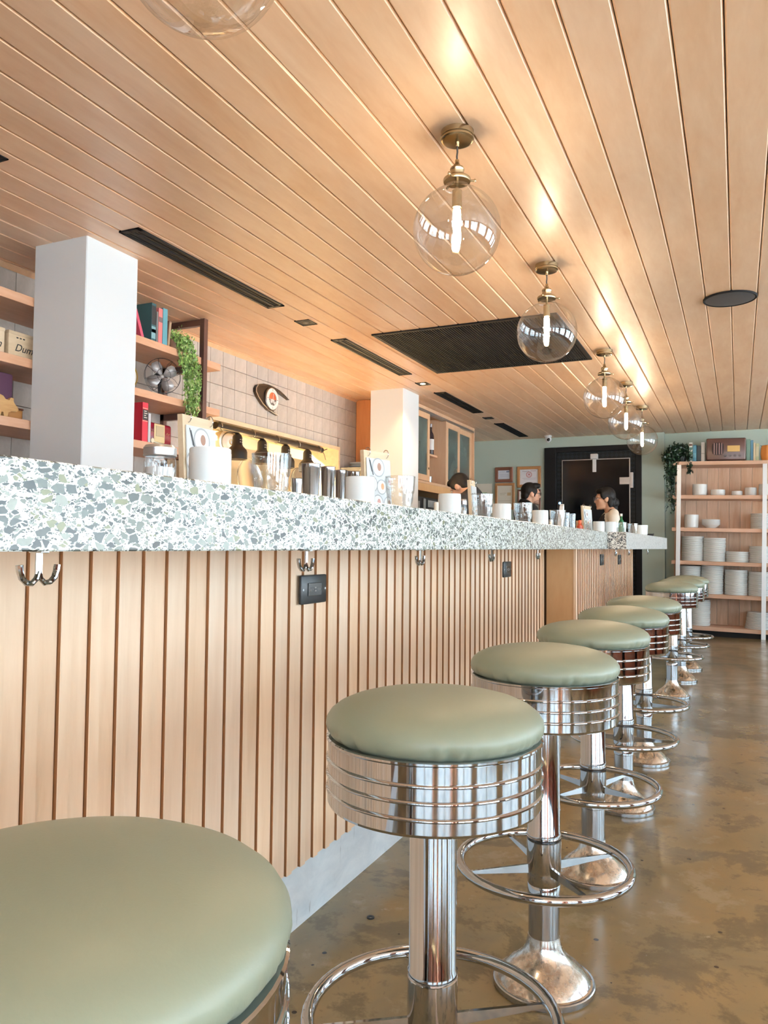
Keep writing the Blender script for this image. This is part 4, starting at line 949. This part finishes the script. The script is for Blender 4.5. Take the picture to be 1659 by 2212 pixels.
# ------------------------------------------------------------------ frames on the back wall
def frame(x0, x1, z0, z1, m, bw, lb, paper, prints):
    t = thing('picture_frame', lb, 'frame', ((x0 + x1) / 2, BACK, (z0 + z1) / 2), group='framed papers on the back wall')
    a, b = (x1 - x0) / 2, (z1 - z0) / 2
    part('frame', MB().box(-a, a, -.028, -.002, b - bw, b, .005).box(-a, a, -.028, -.002, -b, -b + bw, .005).box(-a, -a + bw, -.028, -.002, -b + bw * .8, b - bw * .8, .005).box(a - bw, a, -.028, -.002, -b + bw * .8, b - bw * .8, .005), m, t)
    p = part('paper', MB().box(-a + bw * .8, a - bw * .8, -.014, -.002, -b + bw * .8, b - bw * .8), paper, t)
    for (u0, u1, v0, v1, c) in prints: part('print', MB().box(u0, u1, -.0146, -.014, v0, v1), flat('ink', c), p)
    return t
BL = (.50, .55, .66)
frame(-2.905, -2.665, 1.84, 2.04, M_frame2, .042, 'small walnut frame with a pale letter, upper left on the back wall', flat('blue_paper', (.66, .71, .80)), [(-.06, .02, .035, .042, BL), (.03, .07, .03, .05, (.2, .25, .38)), (-.06, .06, .0, .006, BL), (-.05, .07, -.02, -.014, BL)])
f2 = frame(-2.61, -2.295, 1.765, 2.04, M_frame, .04, 'oak frame with a red circular emblem, upper right on the back wall', flat('white_paper', (.80, .80, .84)), [(-.09, .0, .072, .080, (.45, .40, .42)), (.02, .09, .074, .082, (.5, .40, .42)), (-.09, .09, -.02, -.014, (.6, .6, .66)), (-.07, .08, -.035, -.03, (.6, .6, .66))])
part('red_emblem', MB().tube([(.035 * math.cos(2 * PI * i / 28), -.0148, .03 + .035 * math.sin(2 * PI * i / 28)) for i in range(28)], .003, 6, True).tube([(.026 * math.cos(2 * PI * i / 24), -.0148, .03 + .026 * math.sin(2 * PI * i / 24)) for i in range(24)], .0014, 6, True).box(-.008, .008, -.0152, -.014, .02, .042), flat('emblem_red', (.45, .10, .10)), f2)
frame(-2.905, -2.64, 1.48, 1.83, M_frame, .034, 'oak frame with a cream certificate, lower left on the back wall', M_cream, [(-.07, .02, .04, .046, (.5, .45, .35)), (-.07, .0, .02, .025, (.5, .45, .35)), (.03, .08, .01, .05, (.6, .45, .25)), (-.09, .09, -.06, -.055, (.6, .55, .45))])
frame(-2.60, -2.30, 1.43, 1.74, M_frame2, .022, 'thin dark frame half hidden behind the man with glasses', M_paper, [(-.08, .06, .05, .055, BL)])
t = thing('pinned_paper', 'blank cream sheet with a green line pinned left of the frames', 'paper', (-3.05, BACK - .004, 1.66)); part('sheet', MB().box(-.115, .10, 0, .003, -.10, .17), M_cream, t); part('green_line', MB().box(-.06, .03, -.0006, 0, .045, .052), flat('green_ink', (.25, .5, .25)), t)

# ------------------------------------------------------------------ plate rack at the back
RK = Matrix.Translation((.245, 9.48, 0)) @ Matrix.Rotation(math.radians(1.1), 4, 'Y') @ Matrix.Translation((-.245, -9.48, 0))
rot_rack = (0, math.radians(1.1), 0)
def RP(x, y, z): return RK @ Vector((x, y, z))
rack = thing('plate_rack', 'tall wooden shelving with white metal posts holding plates at the back', 'shelving', RP(0, 9.48, 0), rot_rack)
BZ = [.10, .469, .84, 1.22, 1.594, 1.983]
RX0, RX1 = -.715, 1.15; D = .40
for z in BZ: part('shelf_board', MB().box(RX0, RX1, 0, D, z - .042, z, .001), M_board, rack)
pk = MB().box(0, .118, D, D + .018, .05, 1.943, .0015).mesh('back_plank', M_beech)
x = RX0
while x < RX1 - .05: link('back_plank', pk, rack, (x, 0, 0)); x += .12
for x in (-.668, .222, 1.10): part('post', MB().box(x, x + .045, -.02, .0, .001 if x < 0 else .0, 1.943, .001), M_rackmetal, rack)
part('left_foot', MB().box(-.668, -.623, -.02, 0, -.018, .001), M_rackmetal, rack)
part('plinth', MB().box(RX0 + .01, RX1, .05, D, -.01, .058), M_black, rack)
# plates
pr = [(0, 0), (.100, 0), (.113, .0008), (.1192, .0022), (.1200, .0040), (.1200, .0105), (.1190, .0126), (.115, .0130), (.085, .0075), (0, .0065)]
plate_me = MB().lathe(pr, 40).mesh('dinner_plate', M_plate)
ORD = ['bottom', 'second', 'third', 'fourth', 'fifth', 'sixth', 'seventh', 'eighth', 'ninth', 'tenth', 'eleventh', 'twelfth', 'thirteenth', 'fourteenth', 'fifteenth', 'sixteenth', 'seventeenth', 'eighteenth', 'nineteenth', 'twentieth', 'twenty-first', 'twenty-second', 'twenty-third', 'twenty-fourth', 'twenty-fifth']
def stack(x, z, top, where, pitch=.0135, taper=0.0, sc=1.0):
    n = max(2, round((top - z) / pitch)); rn = random.Random(int(x * 1000) + int(z * 100))
    for i in range(n):
        k = sc * (1 - taper * i / n)
        p = RP(x + rn.uniform(-.0025, .0025), 9.48 + .19, z + i * pitch)
        o = link('dinner_plate', plate_me, None, p, rot_rack); o.scale = (k, k, 1)
        tag(o, ('%s plate from the bottom, %s' if i else '%s plate of the %s') % (ORD[i], where), 'plate', 'white plates on the rack')
stack(-.50, BZ[2], BZ[2] + .29, 'tallest left stack, middle shelf of the rack')
stack(-.265, BZ[2], BZ[2] + .265, 'second stack, middle shelf of the rack')
stack(-.025, BZ[2], BZ[2] + .125, 'shortest stack, middle shelf of the rack')
stack(.215 - .0, BZ[2], BZ[2] + .185, 'stack behind the post, middle shelf of the rack')
stack(-.525, BZ[1], BZ[1] + .31, 'left stack, fifth shelf of the rack')
stack(-.285, BZ[1], BZ[1] + .325, 'second stack, fifth shelf of the rack')
stack(-.035, BZ[1], BZ[1] + .285, 'third stack, fifth shelf of the rack')
stack(.21, BZ[1], BZ[1] + .275, 'stack behind the post, fifth shelf of the rack')
stack(-.42, BZ[0], BZ[0] + .30, 'stack behind the stools, lowest shelf of the rack')
stack(.195, BZ[0], BZ[0] + .195, 'tapered stack, lowest shelf of the rack', .0145, .2, 1.14)
stack(.225, BZ[3], BZ[3] + .175, 'stack on the third shelf of the rack', .0135, 0, .98)
# white crockery on the second and third shelf
def crock(name, x, z, r, h, lb, cat):
    t = thing(name, lb, cat, RP(x, 9.48 + .17, z), rot_rack, 'white crockery on the rack')
    part('body', MB().lathe([(0, 0), (r * .85, 0), (r * .97, .012), (r, h * .5), (r * .985, h), (r * .93, h), (r * .92, .02), (0, .012)], 36), M_plate, t)
    part('foot', MB().lathe([(r * .6, .0), (r * .8, .0), (r * .8, .004)], 24), M_plate, t)
crock('soup_crock', -.43, BZ[4], .080, .135, 'tall white pot, leftmost on the second shelf of the rack', 'pot')
crock('bowl', -.235, BZ[4], .078, .072, 'low white bowl, second on the second shelf of the rack', 'bowl')
crock('ramekin', -.035, BZ[4], .058, .056, 'smallest white ramekin, middle of the second shelf of the rack', 'ramekin')
crock('jar', .105, BZ[4], .062, .095, 'narrow white jar left of the post, second shelf of the rack', 'jar')
crock('soup_crock', .275, BZ[4], .088, .132, 'wide white pot half behind the post, second shelf of the rack', 'pot')
crock('soup_crock', -.515, BZ[3], .078, .155, 'white pot on the left of the third shelf of the rack', 'pot')
bme_ = MB().lathe([(0, 0), (.045, 0), (.050, .006), (.080, .028), (.100, .048), (.1015, .052), (.097, .051), (.07, .028), (0, .010)], 36).mesh('soup_bowl', M_plate)
for i in range(5):
    tag(link('soup_bowl', bme_, None, RP(-.305, 9.48 + .17, BZ[3] + .0 + .0125 * i), rot_rack), '%s of five stacked white bowls on the third shelf of the rack' % ['lowest', 'second from bottom', 'middle one', 'fourth', 'uppermost'][i], 'bowl', 'stacked bowls on the rack')
# things on top of the rack
T = BZ[5]
def rbook(x, w, h, c, lb, stripes=()):
    t = thing('book', lb, 'book', RP(x, 9.48 + .06, T), rot_rack, 'books on the rack')
    part('cover', MB().box(0, .003, 0, .15, 0, h).box(w - .003, w, 0, .15, 0, h).box(0, w, -.002, .003, 0, h, .001), flat('cover', c), t); part('pages', MB().box(.003, w - .003, .003, .146, .004, h - .004), M_cream, t)
    for a, b, cc in stripes: part('spine_label', MB().box(.002, w - .002, -.0026, -.0018, a, b), flat('label', cc), t)
rbook(-.545, .036, .225, (.74, .76, .70), 'white book with green patterned spine on the rack, left of the radio', [(.02, .06, (.05, .16, .12)), (.08, .12, (.1, .2, .08)), (.14, .17, (.05, .14, .12)), (.185, .21, (.12, .06, .04))])
rbook(-.503, .038, .195, (.06, .20, .27), 'blue book beside the white patterned book on the rack', [(.05, .10, (.12, .3, .38))])
rbook(-.460, .042, .185, (.012, .022, .026), 'black book among the books left of the radio')
rbook(-.415, .040, .225, (.62, .62, .58), 'pale grey book touching the radio on its left', [(.09, .10, (.4, .4, .38))])
rbook(.058, .040, .245, (.10, .18, .14), 'dark green book touching the radio on its right')
rbook(.100, .026, .235, (.05, .14, .20), 'blue book right of the dark green book')
rbook(.128, .022, .205, (.62, .52, .34), 'cream book right of the blue book')
rbook(.152, .034, .195, (.42, .44, .26), 'pale olive book left of the orange planter', [(.05, .16, (.55, .52, .36))])
rd = thing('vintage_radio', 'brown vintage radio with round-cornered grille on top of the rack', 'radio', RP(-.155, 9.48 + .10, T), rot_rack)
M_radio = wood_mat('radio_wood', (.085, .036, .027), (.05, .018, .013), (.7, 4, 4), 4.0, .05, .3)
part('case', MB().box(-.205, .205, -.08, .12, .008, .262, .014, 3), M_radio, rd); part('feet', MB().box(-.19, -.16, -.06, .10, 0, .01).box(.16, .19, -.06, .10, 0, .01), M_outlet, rd)
gq = [(-.145, .16), (-.14, .195), (-.115, .21), (-.05, .21), (-.025, .195), (-.02, .16), (-.02, .12), (-.025, .085), (-.05, .07), (-.115, .07), (-.14, .085), (-.145, .12)]
gp = part('grille', MB().prism(gq, lambda u, v, d: Vector((u, d, v)), -.0825, -.079), flat('grille_dark', (.02, .008, .007), .7), rd)
for k in range(4): part('grille_bar', MB().box(-.126 + k * .026, -.117 + k * .026, -.088, -.082, .075, .205, .002), flat('bar_brown', (.22, .12, .11), .3), gp)
part('dial_window', MB().box(.015, .145, -.085, -.079, .105, .175, .003), flat('dial_gold', (.62, .40, .13), .35), rd)
for k in range(4): part('knob', MB().cyl(.013, 0, .018, 20, (-.005 + k * .05, -.08, .062), M=Matrix.Rotation(PI / 2, 4, 'X')), flat('knob_dark', (.05, .022, .018), .3), rd)
op = thing('orange_planter', 'orange ribbed planter at the right end on top of the rack', 'planter', RP(.30, 9.48 + .13, T), rot_rack)
b = MB(); rs = []
for r, z in ((.08, 0), (.098, .03), (.105, .09), (.100, .15), (.088, .175), (.078, .172), (.07, .12)):
    rs.append([b.bm.verts.new((r * (1 - .05 * abs(math.cos(4 * q))) * math.cos(q), r * (1 - .05 * abs(math.cos(4 * q))) * math.sin(q), z)) for q in [2 * PI * i / 64 for i in range(64)]])
for p, q in zip(rs, rs[1:]):
    for i in range(64): b.bm.faces.new((p[i], p[(i + 1) % 64], q[(i + 1) % 64], q[i]))
b.bm.faces.new(rs[0][::-1]); part('body', b, flat('orange_glaze', (.68, .27, .07), .4), op)
lf = MB(); rn = random.Random(2)
for i in range(60):
    q = rn.uniform(0, 6.28); r = rn.uniform(.0, .08); P0 = Vector((r * math.cos(q), r * math.sin(q), .16)); L = rn.uniform(.02, .035)
    lf.quad(P0, P0 + Vector((L * math.cos(q) * .5 - .008, L * math.sin(q) * .5, L * .6)), P0 + Vector((L * math.cos(q), L * math.sin(q), L * .7)), P0 + Vector((L * math.cos(q) * .5 + .008, L * math.sin(q) * .5, L * .5)))
f_ = part('foliage', lf, M_leafd, op); f_['kind'] = 'stuff'
str2 = []
rnd = random.Random(11)
for i in range(18):
    a = rnd.uniform(-1.2, 1.0); ln = rnd.choice([.15, .22, .3, .38, .55]) * rnd.uniform(.8, 1.1)
    sx_ = -.10 + rnd.uniform(-.05, .03) if ln > .2 else rnd.uniform(-.13, .10)
    str2.append(([(0, 0, .13), (sx_ * .6, -.06, .15), (sx_ * 1.05, -.115, .08), (sx_ * 1.15, -.125, -ln * .4), (sx_ * 1.1, -.125, -ln)], 110, .013))
str2.append(([(-.11, -.04, .11), (-.06, -.03, .16), (0, 0, .15), (.06, 0, .10)], 1700, .040))
str2.append(([(-.12, -.08, .02), (-.10, -.08, .10), (-.04, -.06, .12)], 1300, .036))
trailing('dark_trailing_plant', 'dark green trailing plant hanging off the left end of the rack', RP(-.625, 9.48 + .13, T), str2, M_leafd, M_outlet, 4, leaf=.022)

# ------------------------------------------------------------------ small debris on the floor
t = thing('floor_washer', 'small dark washer lying on the floor near the kick plate', 'washer', (-.905, 1.905, 0)); part('ring', MB().lathe([(.004, 0), (.010, 0), (.010, .003), (.004, .003)], 20, closed=True), M_outlet, t); part('centre', MB().cyl(.0038, 0, .0015, 14), M_alu, t)

# ------------------------------------------------------------------ people
def remesh(mb, name, m, vox, smooth=4):
    me = mb.mesh(name, m); o = bpy.data.objects.new(name, me); COL.objects.link(o)
    r = o.modifiers.new('r', 'REMESH'); r.mode = 'VOXEL'; r.voxel_size = vox; r.use_smooth_shade = True
    s = o.modifiers.new('s', 'SMOOTH'); s.factor = .5; s.iterations = smooth
    dg = bpy.context.evaluated_depsgraph_get(); out = bpy.data.meshes.new_from_object(o.evaluated_get(dg))
    bpy.data.objects.remove(o); out.name = name
    if not out.materials: out.materials.append(m)
    return out
def person(label, loc, yaw, H, skin, tilt, turn, hair_kind, glasses, arms, female=False, lean=0.0):
    """local frame: faces +Y. H = standing height."""
    k = H / 1.75
    t = thing('person', label, 'person', loc, (0, 0, yaw))
    V = lambda x, y, z: Vector((x * k, y * k, z * k))
    hip = V(0, 0, .92); LM = Matrix.Translation(hip) @ Matrix.Rotation(-lean, 4, 'X') @ Matrix.Translation(-hip)
    U = lambda x, y, z: LM @ V(x, y, z)
    sw = .165 if female else .195
    sz = 1.405 if female else 1.43
    neck0, neckb = U(0, -.02, 1.44), U(0, .0, 1.52)
    HM = Matrix.Translation(U(0, .01, 1.478)) @ Matrix.Rotation(-lean * .4, 4, 'X') @ Matrix.Rotation(turn, 4, 'Z') @ Matrix.Rotation(-tilt, 4, 'X') @ Matrix.Translation((0, .035, .132))
    Hd = lambda x, y, z: HM @ Vector((x, y, z))
    R3 = HM.to_3x3().to_4x4()
    b = MB()
    # head
    b.ell(Hd(0, -.014, .022), (.074, .094, .094), M=R3); b.ell(Hd(0, .026, -.035), (.060, .066, .070), M=R3); b.ell(Hd(0, .040, -.078), (.042, .046, .036), M=R3)
    b.ell(Hd(0, .074, -.100), (.020, .016, .016), M=R3); b.cap(Hd(0, .085, .006), Hd(0, .102, -.030), .008, .0105); b.ell(Hd(0, .072, .022), (.052, .020, .016), M=R3)
    b.ell(Hd(0, .078, -.062), (.023, .015, .006), M=R3); b.ell(Hd(0, .076, -.073), (.020, .014, .006), M=R3)
    for s in (-1, 1):
        b.ell(Hd(s * .074, -.004, -.012), (.008, .022, .032), M=R3); b.ell(Hd(s * .078, -.012, -.004), (.007, .014, .022), M=R3)
        b.ell(Hd(s * .038, .056, -.022), (.022, .022, .018), M=R3)
    b.cap(Hd(0, -.035, -.06), neck0, .050 if female else .057, .058)
    for s in (-1, 1): b.cap(U(s * .04, -.03, sz + .065), U(s * .13, -.015, sz + .02), .045 * k, .045 * k)
    # torso and hips
    b.ell(U(0, 0, 1.30), (sw * .88 * k, .105 * k, .17 * k)); b.ell(U(0, 0, 1.12), (.125 * k, .09 * k, .17 * k)); b.ell(U(0, 0, .96), (.15 * k, .105 * k, .12 * k))
    b.cap(U(-sw * .8, -.01, sz), U(sw * .8, -.01, sz), .056 * k, .056 * k)
    for s in (-1, 1):
        b.cap(V(s * .085, 0, .90), V(s * .09, .01, .50), .078 * k, .052 * k); b.cap(V(s * .09, .01, .50), V(s * .09, -.02, .09), .052 * k, .035 * k)
        b.cap(V(s * .09, -.03, .05), V(s * .095, .13, .035), .034 * k, .028 * k)
    hands = []
    for s, (e, w) in zip((-1, 1), arms):
        sh_ = U(s * sw, -.01, sz - .012); e = U(*e); w = U(*w)
        b.cap(sh_, e, .047 * k, .037 * k); b.cap(e, w, .036 * k, .025 * k)
        d = (w - e).normalized(); side = d.cross(Vector((0, 0, 1))).normalized(); nrm = side.cross(d)
        pc_ = w + d * .05
        b.cap(w, w + d * .07, .026, .030)
        for j, (off, ln) in enumerate(((-.027, .062), (-.009, .075), (.009, .070), (.026, .055))):
            q0 = w + d * .075 + side * off; q1 = q0 + d * ln * .55 - nrm * .008; q2 = q1 + d * ln * .4 - nrm * .022
            b.cap(q0, q1, .0092, .0085); b.cap(q1, q2, .0085, .0075)
        th = w + d * .03 - side * s * -.028; b.cap(th, th + d * .035 + side * s * .022, .011, .010); b.cap(th + d * .035 + side * s * .022, th + d * .062 + side * s * .022 - nrm * .012, .010, .008)
        hands.append((sh_, e, w))
    link('body', remesh(b, 'body', skin, .0075), t)
    # shirt
    c = MB(); ex = .012
    c.ell(U(0, 0, 1.30), (sw * .88 * k + ex, .105 * k + ex, .17 * k)); c.ell(U(0, 0, 1.12), (.125 * k + ex + .006, .09 * k + ex + .008, .17 * k)); c.ell(U(0, 0, .97), (.15 * k + ex, .105 * k + ex, .11 * k))
    c.cap(U(-sw * .8, -.01, sz), U(sw * .8, -.01, sz), .056 * k + ex, .056 * k + ex)
    for s in (-1, 1): c.cap(U(s * (.045 if not female else .085), -.03, sz + .06 if not female else sz + .04), U(s * .13, -.015, sz + .02), .045 * k + ex, .045 * k + ex)
    if not female: c.cap(U(0, -.030, 1.45), U(0, -.032, 1.502), .074 * k, .064 * k)
    for sh_, e, w in hands:
        c.cap(sh_, e, .047 * k + ex + .006, .037 * k + ex + .002)
        if not female: pass
        if True: c.cap(e, e.lerp(w, .75 if female else .5), .036 * k + ex, .030 * k + ex)
    link('shirt', remesh(c, 'shirt', M_creamcloth if female else M_blackcloth, .010), t)
    tr = MB(); tr.ell(V(0, 0, .95), (.15 * k + .014, .105 * k + .014, .11 * k))
    for s in (-1, 1): tr.cap(V(s * .085, 0, .90), V(s * .09, .01, .50), .078 * k + .012, .052 * k + .016); tr.cap(V(s * .09, .01, .50), V(s * .09, -.015, .12), .052 * k + .014, .035 * k + .02)
    link('trousers', remesh(tr, 'trousers', M_darkcloth, .012), t)
    for s in (-1, 1): link('shoe', remesh(MB().cap(V(s * .09, -.035, .045), V(s * .097, .14, .038), .043 * k, .036 * k).box(s * .093 * k - .035, s * .093 * k + .035, -.07 * k, .17 * k, .001, .02), 'shoe', M_outlet, .01), t)
    if female:
        ap = MB(); ap.ell(U(0, .004, 1.28), (sw * .74 * k + ex + .012, .105 * k + ex + .014, .185 * k)); ap.ell(U(0, .004, 1.10), (.13 * k + .03, .105 * k + .024, .2 * k))
        for q in (-1, 1): ap.cap(U(q * .10, .035, 1.30), U(q * .062, -.02, sz + .055), .045, .042); ap.cap(U(q * .08, -.06, 1.34), U(q * .062, -.03, sz + .055), .040, .042)
        ap.cap(U(0, .05, .95), U(0, .06, .70), .12 * k, .13 * k)
        link('apron', remesh(ap, 'apron', M_blackcloth, .010), t)
    # hair
    h = MB()
    if hair_kind == 'short':
        h.ell(Hd(0, -.022, .036), (.081, .098, .094), M=R3); h.ell(Hd(0, .030, .084), (.062, .062, .034), M=R3); h.ell(Hd(0, -.060, -.010), (.070, .056, .072), M=R3)
        for s in (-1, 1): h.ell(Hd(s * .066, .012, .030), (.014, .040, .045), M=R3); h.ell(Hd(s * .068, .022, -.004), (.008, .010, .022), M=R3)
    elif hair_kind == 'quiff':
        h.ell(Hd(0, -.024, .034), (.080, .096, .094), M=R3); h.ell(Hd(0, .040, .090), (.060, .058, .034), M=R3); h.ell(Hd(0, .068, .098), (.045, .030, .022), M=R3); h.ell(Hd(0, -.066, -.02), (.066, .048, .070), M=R3)
        for s in (-1, 1): h.ell(Hd(s * .067, .010, .028), (.013, .044, .044), M=R3); h.ell(Hd(s * .069, .022, -.010), (.008, .010, .030), M=R3)
    else:
        h.ell(Hd(0, -.026, .034), (.083, .098, .098), M=R3); h.ell(Hd(0, .030, .080), (.066, .056, .036), M=R3); h.ell(Hd(0, -.070, -.03), (.070, .056, .080), M=R3); h.ell(Hd(0, -.115, -.045), (.040, .042, .050), M=R3); h.ell(Hd(0, -.105, -.105), (.030, .032, .050), M=R3)
        for s in (-1, 1): h.ell(Hd(s * .068, .010, .036), (.016, .046, .048), M=R3); h.ell(Hd(s * .070, -.045, -.04), (.018, .030, .060), M=R3)
    link('hair', remesh(h, 'hair', M_hair, .0065, 3), t)
    if hair_kind == 'quiff':
        bd = MB().ell(Hd(0, .046, -.082), (.046, .046, .034), M=R3); bd.ell(Hd(0, .078, -.102), (.022, .016, .018), M=R3)
        link('stubble', remesh(bd, 'stubble', new_mat('stubble', (.30, .17, .12), .7), .0065), t)
    for s in (-1, 1):
        e = part('eye', MB().ell(Hd(s * .031, .078, .004), (.0105, .008, .0075), 12, 8, R3), flat('eye_white', (.75, .72, .70), .2), t)
        part('iris', MB().ell(Hd(s * .031, .0845, .004), (.005, .003, .005), 10, 6, R3), M_hair, e)
    if glasses:
        gm = MB()
        for s in (-1, 1):
            gm.tube([Hd(s * .034 + .025 * math.cos(q), .098, .002 + .018 * math.sin(q)) for q in [2 * PI * i / 20 for i in range(20)]], .0024, 6, True)
            gm.tube([Hd(s * .058, .097, .006), Hd(s * .074, .06, .006), Hd(s * .080, .0, .004), Hd(s * .080, -.012, -.004)], .0024, 6)
        gm.tube([Hd(-.010, .100, .004), Hd(0, .104, .007), Hd(.010, .100, .004)], .0022, 6)
        gl = part('glasses', gm, M_outlet, t)
        for s in (-1, 1): part('lens', MB().lathe([(0, 0), (.023, 0)], 20, Hd(s * .034, .098, .002), R3 @ Matrix.Rotation(PI / 2, 4, 'X')), M_glass, gl)
    return t
def yaw(dx, dy): return math.atan2(-dx, dy)
work = [((-.23, .06, 1.13), (-.12, .22, 1.06)), ((.23, .06, 1.13), (.12, .22, 1.06))]
rest = [((-.25, .02, 1.13), (-.20, .22, 1.02)), ((.25, .02, 1.13), (.20, .22, 1.02))]
person('man with short black hair bent over his work behind the bar', (-2.10, 6.70, 0), yaw(-.88, .16), 1.745, M_skin, .55, .0, 'short', False, work, lean=.22)
person('man in black with dark-rimmed glasses looking right behind the bar', (-2.10, 8.30, 0), yaw(.80, .60), 1.715, M_skin, .05, -.15, 'quiff', True, rest)
person('woman with dark tied hair and glasses in cream sleeves and black apron', (-1.24, 8.42, 0), yaw(-.90, -.38), 1.64, M_skin2, .05, .0, 'tied', True, rest, female=True)
